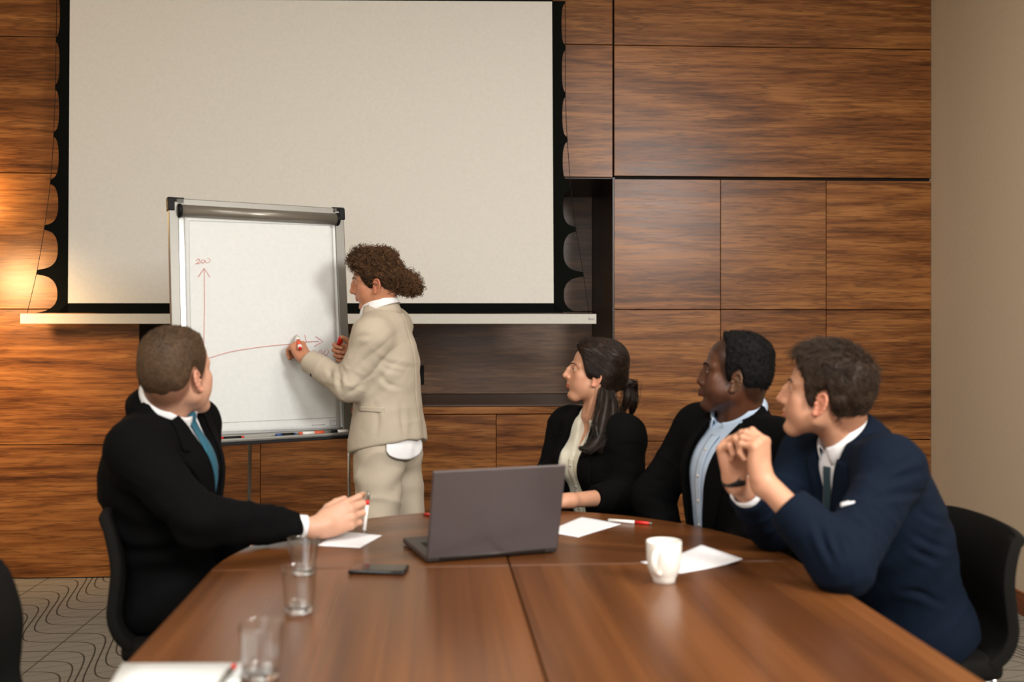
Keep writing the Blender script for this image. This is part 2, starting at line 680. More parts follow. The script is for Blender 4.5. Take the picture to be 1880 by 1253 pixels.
# ------------------------------------------------------------------ projection screen
NS = -0.16
scr = thing('projection_screen', 'large white projection screen with black scalloped border and white bottom bar', 'screen', tuple(R(uw(570, NS), NS, zw(570, 300, NS))))


def S(px, py, n=NS):
    return R(uw(px, n), n, zw(px, py, n))


EXT = 40                               # the fabric goes on above the frame up to its case
LYI, RYI = -2.0, 3.0
rows = np.linspace(0, 1, 12)
Vs, Fs = [], []
for t in rows:
    Vs += [S(128.5 - 3.5 * t, LYI + (557 - LYI) * t), S(1013.5 + 3 * t, RYI + (557 - RYI) * t)]
Fs = [(2 * i, 2 * i + 1, 2 * i + 3, 2 * i + 2) for i in range(11)]
o = obj('fabric', Vs, Fs, M['screen'], scr)
solid(o, .002)


def side_curve(cusps, base_top, base_bot, sgn):
    ys, xs = [], []
    for (x0, y0), (x1, y1) in zip(cusps[:-1], cusps[1:]):
        for t in np.linspace(-1, 1, 41)[:-1]:
            y = y0 + (y1 - y0) * (t + 1) / 2
            b = base_top + (base_bot - base_top) * (y + 20) / 600
            cx_ = x0 + (x1 - x0) * (t + 1) / 2
            n = 2.5
            tt = min(1.0, abs(t) / 0.87)
            k = 1 - (max(0.0, 1 - tt ** n)) ** (1 / n)
            ys.append(y)
            xs.append(b + (cx_ - b) * k)
    return ys, xs


for sgn, cusps, bt, bb, inner in (
        (-1, [(104, -14), (103, 73), (101.5, 160), (98.5, 247), (92.5, 334), (81.5, 418), (67.5, 500), (44, 581)], 110.5, 105, lambda y: 128.5 - 3.5 * (y / 557)),
        (1, [(1037.5, 2), (1038, 88), (1038, 174), (1041.5, 256), (1048, 342), (1057.5, 421), (1071, 504), (1086, 581)], 1030.5, 1035.5, lambda y: 1013.5 + 3 * (y / 557))):
    ys, xs = side_curve(cusps, bt, bb, sgn)
    keep = [i for i, y in enumerate(ys) if y <= 575]
    V = []
    for i in keep:
        V += [S(inner(ys[i]), ys[i], NS - .001), S(xs[i], ys[i], NS - .001)]
    F = [(2 * i, 2 * i + 1, 2 * i + 3, 2 * i + 2) for i in range(len(keep) - 1)]
    solid(obj('side_border', V, F, M['black_border'], scr), .002, 0)
    cord = [S(x + (0.0), y, NS) for x, y in cusps[:-1]] + [S(50 if sgn < 0 else 1081, 575, NS)]
    tube_obj('tension_cord', cord, .0016, M['black_plastic'], scr, 6, 40)
V = [S(105, 575, NS - .001), S(1035, 575, NS - .001), S(1016.8, 557, NS - .001), S(125, 557, NS - .001)]
solid(obj('bottom_border', V, [(0, 1, 2, 3)], M['black_border'], scr), .002, 0)
V = [S(128.5, LYI, NS - .001), S(1013.5, RYI, NS - .001), S(1038, RYI - EXT, NS - .001), S(104, LYI - EXT, NS - .001)]
solid(obj('top_border', V, [(0, 1, 2, 3)], M['black_border'], scr), .002, 0)
b0, b1 = uw(37, NS - .02), uw(1095, NS - .02)
zb1, zb0 = zw(560, 576.5, NS - .02), zw(560, 595, NS - .02)
bm_obj('bottom_bar', room_box(b0, b1, NS - .02, NS + .02, zb0, zb1, .002), M['white_metal'], scr)
zt = zw(560, -60, NS)
bm_obj('case', room_box(uw(20, NS), uw(1115, NS), NS - .07, NS + .13, zt - .02, HC - .01, .01, 2), M['white_metal'], scr)
lg = [S(1080, 583.2, NS - .0215), S(1091, 583.2, NS - .0215), S(1091, 589, NS - .0215), S(1080, 589, NS - .0215)]
for k, (xa, xb, h) in enumerate(((1080, 1083, 0), (1083.6, 1086, 1.6), (1086.6, 1089, 1.6), (1089.6, 1091.4, 1.6))):
    solid(obj('logo_mark', [S(xa, 583.4 + h, NS - .0205), S(xb, 583.4 + h, NS - .0205), S(xb, 588, NS - .0205), S(xa, 588, NS - .0205)], [(3, 2, 1, 0)], M['ink_grey'], scr), .0008, 0)

# ------------------------------------------------------------------ table
ZT = 0.74
AX = norm((-.0765, 1, 0))              # along the table, away from the camera
AP = np.array([AX[1], -AX[0], 0])      # across, to the right
TC = np.array([-.005, 2.56, 0])        # centre of the seam between straight tops and rounded end
TW = 0.735


def T(a, b, z=ZT):
    return TC + AP * a + AX * b + np.array([0, 0, z])


tb = thing('conference_table', 'large brown wood veneer conference table with rounded far end', 'table', tuple(T(0, -.9, 0)))


def slab(poly, z0, z1, bev=.003):
    bm = bmesh.new()
    vs = [bm.verts.new(Vector((p[0], p[1], z0))) for p in poly]
    f = bm.faces.new(vs)
    r = bmesh.ops.extrude_face_region(bm, geom=[f])
    for v in [g for g in r['geom'] if isinstance(g, bmesh.types.BMVert)]:
        v.co.z = z1
    bmesh.ops.recalc_face_normals(bm, faces=bm.faces)
    ed = [e for e in bm.edges if abs(e.verts[0].co.z - z1) < 1e-6 and abs(e.verts[1].co.z - z1) < 1e-6]
    bmesh.ops.bevel(bm, geom=ed, offset=bev, segments=2, affect='EDGES', profile=.5)
    return bm


def table_piece(poly, name='tabletop_panel', rot=0.0):
    c = T(0, -.5, ZT)
    bm = slab(poly, ZT - .03, ZT)
    ang = math.atan2(-AX[0], AX[1]) + rot
    Rm = Matrix.Rotation(-ang, 4, 'Z')
    for v in bm.verts:
        v.co = Rm @ (v.co - Vector(c))
    bm.verts.index_update()
    me = mesh_from(name, [tuple(v.co) for v in bm.verts], [tuple(v.index for v in f.verts) for f in bm.faces])
    bm.free()
    me.materials.append(M['table'])
    o = link(bpy.data.objects.new(name, me), tb)
    o.location = Vector(c) - tb.location
    o.rotation_euler = (0, 0, ang)
    return o


g = .0018
BK = -2.05
table_piece([T(-TW, BK), T(-g, BK), T(-g, -g), T(-TW, -g)])
table_piece([T(g, BK), T(TW, BK), T(TW, -g), T(g, -g)])
RD = .775
aa = np.linspace(0, PI / 2, 40)
table_piece([T(g, g)] + [T(TW * math.cos(a), g + RD * math.sin(a)) for a in aa[:-1]] + [T(g, g + RD)], rot=1.2)
table_piece([T(-g, g)] + [T(-g, g + RD)] + [T(-TW * math.cos(a), g + RD * math.sin(a)) for a in aa[::-1][1:]], rot=-1.2)
for b in (-1.5, -.25):
    bm = frame_box(T(0, b, .355), AP, AX, (0, 0, 1), .30, .03, .355, .004)
    o = bm_obj('pedestal', bm, M['table'], tb)
bm_obj('beam', frame_box(T(0, -.875, .56), AP, AX, (0, 0, 1), .02, .60, .06, .003), M['table'], tb)


# ------------------------------------------------------------------ chairs
def make_chair(loc, ang, label, top=0.84, group='charcoal meeting chairs'):
    """ang: heading the sitter faces (radians from +X)"""
    t = thing('meeting_chair', label, 'chair', (loc[0], loc[1], 0), group)
    t.rotation_euler = (0, 0, ang - PI / 2)

    def P(x, y, z):
        return np.array([x, y, z]) + np.array(t.location)
    # back shell: S-curved profile, slightly dished
    prof = [(-.175, .475), (-.212, .51), (-.230, .56), (-.226, .62), (-.222, .69), (-.236, .76), (-.262, top)]
    pr = catmull([(y, z, 0) for y, z in prof], 24)
    V = []
    nu = 15
    for i in range(nu):
        s = -1 + 2 * i / (nu - 1)
        for j, (y, z, _) in enumerate(pr):
            k = j / (len(pr) - 1)
            hw = .235 - .015 * k + .012 * math.sin(PI * k)
            V.append(P(s * hw, y + .03 * s * s - .012, z - .012 * (s ** 4) * (k > .95)))
    o = obj('backrest', V, grid_faces(nu, len(pr)), M['chair_fab'], t, True)
    solid(o, .028, 0)
    bv = o.modifiers.new('bevel', 'BEVEL')
    bv.width = .009
    bv.segments = 2
    # seat pad
    bm = frame_box(P(0, .03, .468), (1, 0, 0), (0, 1, 0), (0, 0, 1), .235, .225, .027, .02, 3)
    bm_obj('seat', bm, M['chair_fab'], t, True)
    # chrome tube frame
    for sx in (-1, 1):
        tube_obj('leg', [P(sx * .215, -.17, .45), P(sx * .222, -.20, .3), P(sx * .232, -.245, .008)], .010, M['chrome'], t, 10, 12)
        tube_obj('leg', [P(sx * .215, .215, .45), P(sx * .222, .235, .3), P(sx * .228, .262, .008)], .010, M['chrome'], t, 10, 12)
        tube_obj('side_rail', [P(sx * .215, -.18, .435), P(sx * .215, .22, .435)], .009, M['chrome'], t, 10)
        for yy in (-.245, .262):
            V, F = lathe([(0, 0), (.014, 0), (.014, .012), (.011, .014), (0, .014)], P(sx * .230, yy, 0), (0, 0, 1), 12)
            obj('foot_cap', V, F, M['black_plastic'], t, True)
    return t


# ------------------------------------------------------------------ flip chart
BYAW, BT = 0.53451791, 0.10576163
BC = np.array([-0.986045, 4.06, 1.35560653])
BW, BH = 0.71024864, 0.94940482
br = np.array([math.cos(BYAW), math.sin(BYAW), 0])
bn0 = np.array([math.sin(BYAW), -math.cos(BYAW), 0])
bup = np.array([0, 0, 1]) * math.cos(BT) - bn0 * math.sin(BT)
bn = np.cross(br, bup)                 # out of the board, to the room


def Bp(u, v, h=0.0):
    """u, v in 0..1 across and down the board; h metres out of it"""
    return BC + br * (u - .5) * BW + bup * (.5 - v) * BH + bn * h


def Bpix(px, py, h=0.0):
    d = at(px, py, 1.0) - np.array([0, 0, CH])
    o = np.array([0, 0, CH])
    t = np.dot(BC + bn * h - o, bn) / np.dot(d, bn)
    return o + d * t


def b_box(u0, u1, v0, v1, h0, h1, bev=.001, seg=1):
    return frame_box(Bp((u0 + u1) / 2, (v0 + v1) / 2, (h0 + h1) / 2), br, -bup, bn, (u1 - u0) * BW / 2, (v1 - v0) * BH / 2, (h1 - h0) / 2, bev, seg)


fc = thing('flip_chart', 'flip chart easel with grey metal frame and white paper pad', 'flip chart', (BC[0], BC[1], 0))
bm_obj('whiteboard', b_box(.03, .97, .03, .985, -.012, -.002), M['board'], fc)
bm_obj('side_rail', b_box(0, .052, .012, .985, -.02, .006, .003, 2), M['alu'], fc)
bm_obj('side_rail', b_box(.945, 1, .012, .985, -.02, .006, .003, 2), M['alu'], fc)
bm_obj('top_rail', b_box(.04, .96, -.002, .03, -.02, .004, .003, 2), M['alu'], fc)
V, F = tubes(np.array([Bp(.062, .05, .008), Bp(.955, .05, .008)]), [.024, .024], 24)
clampbar = obj('clamp_bar', V, F, M['alu_dark'], fc, True)
for u in (.056, .955):
    V, F = lathe([(0, -.007), (.024, -.007), (.027, -.004), (.027, .004), (.024, .007), (0, .007)], Bp(u, .05, .008), br, 24)
    obj('clamp_end_cap', V, F, M['black_plastic'], fc, True)
for u0, u1 in ((-.004, .085), (.93, 1.004)):
    bm_obj('corner_cap', join_bm(b_box(u0, u1, -.006, .022, -.024, .004, .003, 2), b_box(u0, u0 + .035, 0, .05, -.024, .012, .003, 2) if u0 < .5 else b_box(u1 - .035, u1, 0, .05, -.024, .012, .003, 2)), M['black_plastic'], fc)
# marker tray
bm_obj('tray', join_bm(b_box(.02, .985, .985, 1.0, -.02, .055, .001), b_box(.02, .985, .955, 1.0, -.008, .0, .001), b_box(.02, .985, .978, 1.0, .05, .055, .001)), M['alu'], fc)
bm_obj('tray_edge', b_box(.02, .985, .992, 1.006, .045, .058, .002), M['black_plastic'], fc)
bm_obj('leg_clamp', b_box(.965, 1.02, .90, .99, -.03, .0, .004), M['black_plastic'], fc)
# legs: two chrome front legs, one grey rear leg
for u, foot in ((.985, (640 + 16, 918)), (.02, None)):
    top = Bp(u, .985, -.008)
    dirv = norm(np.array([0.03 if u > .5 else -.12, -.16 if u > .5 else -.16, -1.0]))
    L = (top[2] - .006) / -dirv[2]
    tube_obj('leg', [Bp(u, .6, -.012), top, top + dirv * L], .0075, M['chrome'], fc, 10)
rt = Bp(.45, .96, -.03)
rtop = Bp(.46, .5, -.03)
foot = np.array([at(455, 960, 1)[0] * 4.86, 4.86, .006])
tube_obj('rear_leg', [Bp(.45, .35, -.02), foot], .0085, M['alu_dark'], fc, 10)
# paper pad: slightly rippled sheets
pu0, pu1, pv0, pv1 = .082, .925, .045, .962
nu, nv = 30, 40
V = []
for i in range(nu):
    for j in range(nv):
        u, v = pu0 + (pu1 - pu0) * i / (nu - 1), pv0 + (pv1 - pv0) * j / (nv - 1)
        k = j / (nv - 1)
        V.append(Bp(u, v, .006 + .0012 * math.sin(i * .5 + k * 2) * k + .004 * k * k * (i / nu - .5) ** 2))
pad = obj('paper_pad', V, grid_faces(nu, nv), M['paper'], fc, True)
solid(pad, .004, 1)


def stroke(pts, w, name='red_ink_line', mat='ink_red', h=.0105, n=None):
    P = np.array([Bpix(x, y, h) for x, y in pts])
    if n:
        P = catmull(P, n)
    V, F = tubes(P, np.full(len(P), w), 4)
    d = (V - BC) @ bn
    V = V + np.outer((h - d) * .8, bn)
    return obj(name, V, F, M[mat], pad)


W = .0009
stroke([(375, 493), (375.5, 560), (374.5, 622), (376, 700)], W, n=20)
stroke([(364, 509), (369, 501), (375, 492.5), (380, 500), (385.5, 509)], W)
stroke([(360, 479), (364, 475.5), (367, 478), (364, 482), (359, 485), (362, 484), (367.5, 483.5)], W * .9, n=24)
stroke([(376, 477), (371, 478), (369, 481), (372, 483), (376, 481), (377, 478)], W * .9, n=24)
stroke([(377, 478), (378, 482), (382, 482.5), (386, 479), (385, 475.5), (381, 475)], W * .8, n=24)
stroke([(372, 662), (386, 657), (420, 647), (460, 640), (500, 635), (535, 632)], W, n=30)
stroke([(548, 629.5), (565, 628), (585, 627)], W)
stroke([(579, 618), (586, 622.5), (593, 627), (586, 631), (577, 636.5)], W)
stroke([(559.5, 615), (561, 622), (562.5, 628)], W)
stroke([(574, 643), (577, 648), (578, 643), (580, 650), (581, 656)], W * .9)
stroke([(589, 643), (584, 647), (583, 653), (586, 656), (590, 652), (591, 646), (589, 643)], W * .9, n=24)
stroke([(597, 643), (594.5, 648), (597, 653), (601, 651), (603, 645), (601, 641)], W * .9, n=24)
for (x0, y0, x1, y1) in ((347, 405, 610, 414.5), (347, 405, 352, 779), (352, 779, 617, 767), (610, 414.5, 619, 786), (352, 795, 619, 786)):
    o = stroke([(x0, y0), ((x0 + x1) / 2, (y0 + y1) / 2), (x1, y1)], .0005, 'printed_margin', 'ink_grey', .0097)
for (x, y, w_, h_) in ((367, 789, 7, 4), (612, 776.5, 6, 4.5), (609.5, 415.5, 2.5, 2)):
    for a, b, c, d in ((x - w_, y - h_, x + w_, y - h_), (x - w_, y + h_, x + w_, y + h_), (x - w_, y - h_, x - w_, y + h_), (x + w_, y - h_, x + w_, y + h_), (x - w_ * .6, y + 1, x + w_ * .6, y - 1.5)):
        stroke([(a, b), ((a + c) / 2, (b + d) / 2), (c, d)], .0007, 'printed_mark', 'ink_grey', .0097)
stroke([(573, 781), (585, 780.4), (597, 780)], .0009, 'printed_mark', 'ink_grey', .0097)


# pens in the tray
def pen(name, label, a, b, r, segs, group=None, cat='marker'):
    """segs: list of (t0, t1, radius factor, material, part name)"""
    a, b = np.asarray(a, float), np.asarray(b, float)
    t = thing(name, label, cat, tuple((a + b) / 2), group)
    for t0, t1, k0, k1, m, nm in segs:
        V, F = tubes(np.array([a + (b - a) * t0, a + (b - a) * (t0 + (t1 - t0) * .5), a + (b - a) * t1]), np.array([k0, (k0 + k1) / 2, k1]) * r, 12)
        obj(nm, V, F, M[m], t, True)
    return t


MK = lambda c, body='white_plastic': [(0, .3, .92, 1, c, 'cap'), (.3, .9, 1, 1, body, 'barrel'), (.9, 1, .8, .8, c, 'end_plug')]
tv = .975
pen('whiteboard_marker', 'orange and white marker lying in the flip chart tray', Bp(.67, tv, .03), Bp(.815, tv, .028), .008,
    [(0, .12, 1, 1, 'orange', 'end_plug'), (.12, .6, 1, 1, 'white_plastic', 'barrel'), (.6, 1, 1.05, 1, 'orange', 'cap')])
pen('whiteboard_marker', 'blue marker lying next to the orange one in the tray', Bp(.655 - .12, tv, .032), Bp(.65, tv, .032), .007, MK('blue', 'black_plastic'))
pen('whiteboard_marker', 'thin dark red marker lying at the left end of the flip chart tray', Bp(.2, tv, .03), Bp(.36, tv, .03), .006, MK('red', 'black_plastic'))
pen('whiteboard_marker', 'white marker with black cap at the right end of the tray', Bp(.86, tv, .03), Bp(.97, tv, .03), .008, MK('black_plastic'))

# ------------------------------------------------------------------ things on the table
# laptop
h0, h1 = on_z(783, 1036, ZT), on_z(1023, 1016, ZT)
hx = norm(h1 - h0)
hy = np.cross((0, 0, 1), hx)           # away from the camera
LW = np.linalg.norm(h1 - h0)
lp = thing('laptop', 'open grey laptop with its lid back to the camera', 'laptop', tuple((h0 + h1) / 2))
bc = (h0 + h1) / 2 + hy * .122
bm_obj('base', frame_box(bc + np.array([0, 0, .011]), hx, hy, (0, 0, 1), LW / 2, .122, .008, .004, 2), M['laptop_dark'], lp)
bm_obj('keyboard', frame_box(bc + hy * -.02 + np.array([0, 0, .0194]), hx, hy, (0, 0, 1), LW * .42, .055, .0012, .0006), M['black_plastic'], lp)
bm_obj('trackpad', frame_box(bc + hy * .075 + np.array([0, 0, .0192]), hx, hy, (0, 0, 1), LW * .15, .035, .0006, .0003), M['laptop'], lp)
for sx in (-1, 1):
    for sy in (-1, 1):
        bm_obj('foot', frame_box(bc + hx * sx * LW * .42 + hy * sy * .1 + np.array([0, 0, .0018]), hx, hy, (0, 0, 1), .02, .006, .0018, .0006), M['black_plastic'], lp)
la = math.radians(14)
lu_ = np.array([0, 0, 1]) * math.cos(la) - hy * math.sin(la)
ln_ = np.cross(hx, lu_)
LH = .236
lc = (h0 + h1) / 2 + np.array([0, 0, .012]) + lu_ * LH / 2
lid = bm_obj('lid', frame_box(lc, hx, lu_, ln_, LW / 2, LH / 2, .0042, .004, 3), M['laptop'], lp)
bm_obj('display', frame_box(lc - ln_ * .0043, hx, lu_, ln_, LW / 2 - .008, LH / 2 - .01, .0008, .0004), M['screen_off'], lp)
tube_obj('hinge', [(h0 + h1) / 2 - hx * LW * .4 + np.array([0, 0, .013]), (h0 + h1) / 2 + hx * LW * .4 + np.array([0, 0, .013])], .006, M['laptop_dark'], lp, 10)
# phone
p0, p1 = on_z(637, 1056, ZT), on_z(743, 1058, ZT)
pxd = norm(p1 - p0)
pyd = np.cross((0, 0, 1), pxd)
ph_c = (p0 + p1) / 2 + pyd * .037 + np.array([0, 0, .0052])
ph = thing('smartphone', 'black smartphone lying on the table in front of the laptop', 'phone', tuple(ph_c - np.array([0, 0, .005])))
bm_obj('body', frame_box(ph_c, pxd, pyd, (0, 0, 1), .069, .036, .005, .0045, 3), M['phone'], ph, True)
bm_obj('screen', frame_box(ph_c + np.array([0, 0, .0051]), pxd, pyd, (0, 0, 1), .065, .033, .0004, .0002), M['screen_off'], ph)


# glasses
def tumbler(px, py, h, rt, rb, label, water=0.0):
    c = on_z(px, py, ZT)
    t = thing('drinking_glass', label, 'glass', tuple(c), 'clear tumblers on the table')
    wt_ = .0016
    prof = [(0, 0.001), (rb - .003, 0.0005), (rb, .004)]
    for k in np.linspace(.05, 1, 12):
        prof.append((rb + (rt - rb) * k ** .85, h * k))
    prof += [(rt - wt_ * .5, h + .0008), (rt - wt_, h)]
    for k in np.linspace(1, .2, 12)[1:]:
        prof.append((rb + (rt - rb) * k ** .85 - wt_ - .001 * (1 - k), h * k))
    prof += [(rb * .7, h * .155), (rb * .3, h * .14), (0, h * .14)]
    V, F = lathe(prof, c, (0, 0, 1), 48)
    obj('glass_wall', V, F, M['glass'], t, True)
    V, F = lathe([(0, .0015), (rb - .0036, .0012), (rb - .0012, .0045), (rb + (rt - rb) * .13 - .0012, h * .125), (rb * .6, h * .135), (0, h * .128)], c, (0, 0, 1), 40)
    obj('glass_base', V, F, M['glass_base'], t, True)
    return t


tumbler(557, 1056, .088, .0375, .026, 'clear glass tumbler beside the left man\'s white cuff, farthest of three')
tumbler(549, 1126, .096, .0365, .0285, 'clear glass tumbler in the middle of the three, left of the phone')
tumbler(480, 1247, .094, .0385, .030, 'clear glass tumbler nearest the camera, next to the blank paper stack')

# mug
mc = on_z(1219, 1069, ZT)
mg = thing('coffee_mug', 'white ceramic mug with handle standing on the right half of the table', 'mug', tuple(mc))
prof = [(0, .003), (.022, .003), (.0235, 0), (.0265, .001), (.027, .010), (.031, .018), (.0375, .034), (.0405, .055), (.0412, .094), (.0402, .0965), (.0388, .094),
        (.038, .055), (.035, .036), (.028, .02), (.02, .012), (0, .011)]
V, F = lathe(prof, mc, (0, 0, 1), 56)
obj('cup', V, F, M['ceramic'], mg, True)
hd = norm(np.array([-.55, -1, 0]))
hp = [mc + hd * r_ + np.array([0, 0, z_]) for r_, z_ in ((.037, .078), (.052, .079), (.064, .068), (.066, .052), (.058, .036), (.046, .028), (.034, .026))]
P = catmull(hp, 28)
V, F = tubes(P, np.full(28, .0052), 12)
sd = np.cross((0, 0, 1), hd)
ctr = P.mean(0)
V = V + np.outer(((V - ctr) @ sd) * .5, sd)
obj('handle', V, F, M['ceramic'], mg, True)


def sheet(name, label, corners, lift=None, t=.0006, n=14, z=ZT, mat='paper_b', cat='paper'):
    P = [on_z(x, y, z) for x, y in corners]
    V = []
    for i in range(n):
        for j in range(n):
            a, b = i / (n - 1), j / (n - 1)
            p = P[0] * (1 - a) * (1 - b) + P[1] * a * (1 - b) + P[2] * a * b + P[3] * (1 - a) * b
            p = p + np.array([0, 0, t + .0006 + (lift(a, b) if lift else 0)])
            V.append(p)
    o = obj(name, V, grid_faces(n, n), M[mat], None, True)
    # origin at the sheet's middle
    c = np.mean(P, axis=0)
    for v in o.data.vertices:
        v.co -= Vector(c)
    o.location = c
    solid(o, t, -1)
    tag(o, label, cat)
    return o


sheet('paper_sheet', 'white paper sheet under the left man\'s hand', [(583, 1003), (661, 1007), (702, 984), (618, 976)])
sheet('paper_sheet', 'white paper sheet right of the laptop, in front of the seated woman', [(1000, 978), (1062, 987), (1141, 963), (1067, 950)], lambda a, b: .0005 * math.sin(a * 5))
sheet('paper_sheet', 'curled white paper sheet lying behind the white mug', [(1175, 1033), (1248, 1054), (1364, 1034), (1287, 1017)],
      lambda a, b: .046 * max(0, b - .4) ** 1.4 * (1 - .8 * a) + .005 * max(0, b - .7) * a * 3)
sp0 = sheet('paper_stack', 'blank white paper stack at the near left corner of the table', [(225, 1223), (120, 1400), (418, 1400), (446, 1222)], None, .004, 6, mat='paper')

PEN = [(0, .06, .35, .8, 'alu', 'tip'), (.06, .38, .9, 1, 'red', 'grip'), (.38, .97, 1, .95, 'white_plastic', 'barrel'), (.97, 1.0, .5, .5, 'alu', 'button')]
a_, b_ = on_z(1197, 965, ZT), on_z(1115, 958.5, ZT)
zz = np.array([0, 0, .0052])
pen('ballpoint_pen', 'white pen with red grip lying in front of the man in light blue shirt', a_ + zz, b_ + zz, .0052, PEN, 'red and white pens', 'pen')
a_, b_ = on_z(776, 947, ZT), on_z(806, 952, ZT)
pen('ballpoint_pen', 'red pen poking out from behind the laptop lid', a_ + zz, a_ + zz + norm(b_ - a_) * .14, .0052, [(0, .06, .35, .8, 'alu', 'tip'), (.06, .55, .95, 1, 'red', 'grip'), (.55, .97, 1, .95, 'white_plastic', 'barrel'), (.97, 1.0, .5, .5, 'alu', 'button')], 'red and white pens', 'pen')
a_ = on_z(432, 1226, ZT + .005)
b_ = on_z(405, 1262, ZT + .005)
pen('ballpoint_pen', 'red and grey pen lying on the blank paper stack', a_ + zz, a_ + zz + norm(b_ - a_) * .14, .0052, [(0, .06, .6, .6, 'alu', 'button'), (.06, .2, .95, 1, 'red', 'clip'), (.2, .94, 1, .95, 'alu_dark', 'barrel'), (.94, 1.0, .8, .35, 'alu', 'tip')], 'red and white pens', 'pen')

# ================================================================== implicit-surface modelling for people
_lat = np.random.default_rng(3).random((32, 32, 32)).astype(np.float32)


def vnoise(P):
    """smooth value noise, -1..1"""
    P = np.asarray(P, np.float32)
    i = np.floor(P).astype(np.int64)
    f = P - i
    f = f * f * (3 - 2 * f)
    i &= 31
    j = (i + 1) & 31
    x0, y0, z0 = i[:, 0], i[:, 1], i[:, 2]
    x1, y1, z1 = j[:, 0], j[:, 1], j[:, 2]
    fx, fy, fz = f[:, 0], f[:, 1], f[:, 2]
    a = _lat[x0, y0, z0] * (1 - fx) + _lat[x1, y0, z0] * fx
    b = _lat[x0, y1, z0] * (1 - fx) + _lat[x1, y1, z0] * fx
    c = _lat[x0, y0, z1] * (1 - fx) + _lat[x1, y0, z1] * fx
    d = _lat[x0, y1, z1] * (1 - fx) + _lat[x1, y1, z1] * fx
    return 2 * ((a * (1 - fy) + b * fy) * (1 - fz) + (c * (1 - fy) + d * fy) * fz) - 1


def sstep(x, a, b):
    t = np.clip((x - a) / (b - a), 0, 1)
    return t * t * (3 - 2 * t)


class Sdf:
    def __init__(s):
        s.ops = []

    def prim(s, fn, c, Rr, k=.02, op='u'):
        s.ops.append((op, fn, None if c is None else np.asarray(c, np.float32), Rr, k))
        return s

    def cone(s, a, b, ra, rb, k=.02, op='u'):
        a, b = np.asarray(a, np.float32), np.asarray(b, np.float32)
        ba = b - a
        L2 = float(ba @ ba) + 1e-9

        def fn(P):
            t = np.clip(((P - a) @ ba) / L2, 0, 1)
            q = P - a - t[:, None] * ba
            return np.sqrt((q * q).sum(1)) - (ra + (rb - ra) * t)
        return s.prim(fn, (a + b) / 2, math.sqrt(L2) / 2 + max(ra, rb), k, op)

    def chain(s, pts, rs, k=.02, op='u'):
        for i in range(len(pts) - 1):
            s.cone(pts[i], pts[i + 1], rs[i], rs[i + 1], k, op)
        return s

    def ball(s, c, r, k=.02, op='u'):
        return s.cone(c, np.asarray(c) + 1e-4, r, r, k, op)

    def ell(s, c, r, ax=None, k=.02, op='u'):
        c = np.asarray(c, np.float32)
        r = np.asarray(r, np.float32)
        A = np.eye(3, dtype=np.float32) if ax is None else np.asarray(ax, np.float32)

        def fn(P):
            q = (P - c) @ A.T
            k0 = np.sqrt(((q / r) ** 2).sum(1)) + 1e-9
            k1 = np.sqrt(((q / (r * r)) ** 2).sum(1)) + 1e-9
            return k0 * (k0 - 1) / k1
        return s.prim(fn, c, float(r.max()), k, op)

    def __call__(s, P, cull=True):
        P = np.asarray(P, np.float32)
        d = np.full(len(P), 1.0, np.float32)
        for op, fn, c, Rr, k in s.ops:
            if c is not None and cull:
                q = P - c
                idx = np.nonzero((q * q).sum(1) < (Rr + .07) ** 2)[0]
                if idx.size == 0:
                    continue
                e = fn(P[idx])
                a = d[idx]
            else:
                idx = slice(None)
                e = fn(P)
                a = d
            if op == 'u':
                h = np.maximum(k - np.abs(a - e), 0) / max(k, 1e-6)
                r = np.minimum(a, e) - h * h * k * .25
            else:                      # 's' subtract, 'i' intersect
                e = -e if op == 's' else e
                h = np.maximum(k - np.abs(a - e), 0) / max(k, 1e-6)
                r = np.maximum(a, e) + h * h * k * .25
            d[idx] = r
        return d

    def grad(s, P, e=.0015):
        g = np.zeros((len(P), 3), np.float32)
        for v in ((1, -1, -1), (-1, -1, 1), (-1, 1, -1), (1, 1, 1)):
            v = np.array(v, np.float32)
            g += v * s(P + v * e)[:, None]
        return g / (np.linalg.norm(g, axis=1, keepdims=True) + 1e-9)


def coords_axis(lo, hi, h, fine=()):
    """node positions from lo to hi, spacing h, finer inside the given (a, b, hf) ranges"""
    x, out = lo, []
    while x < hi:
        out.append(x)
        st = h
        for a, b, hf in fine:
            if a - h <= x < b:
                st = min(st, hf)
        x += st
    while len(out) % 8:
        out.append(out[-1] + h)
    return np.array(out, np.float32)


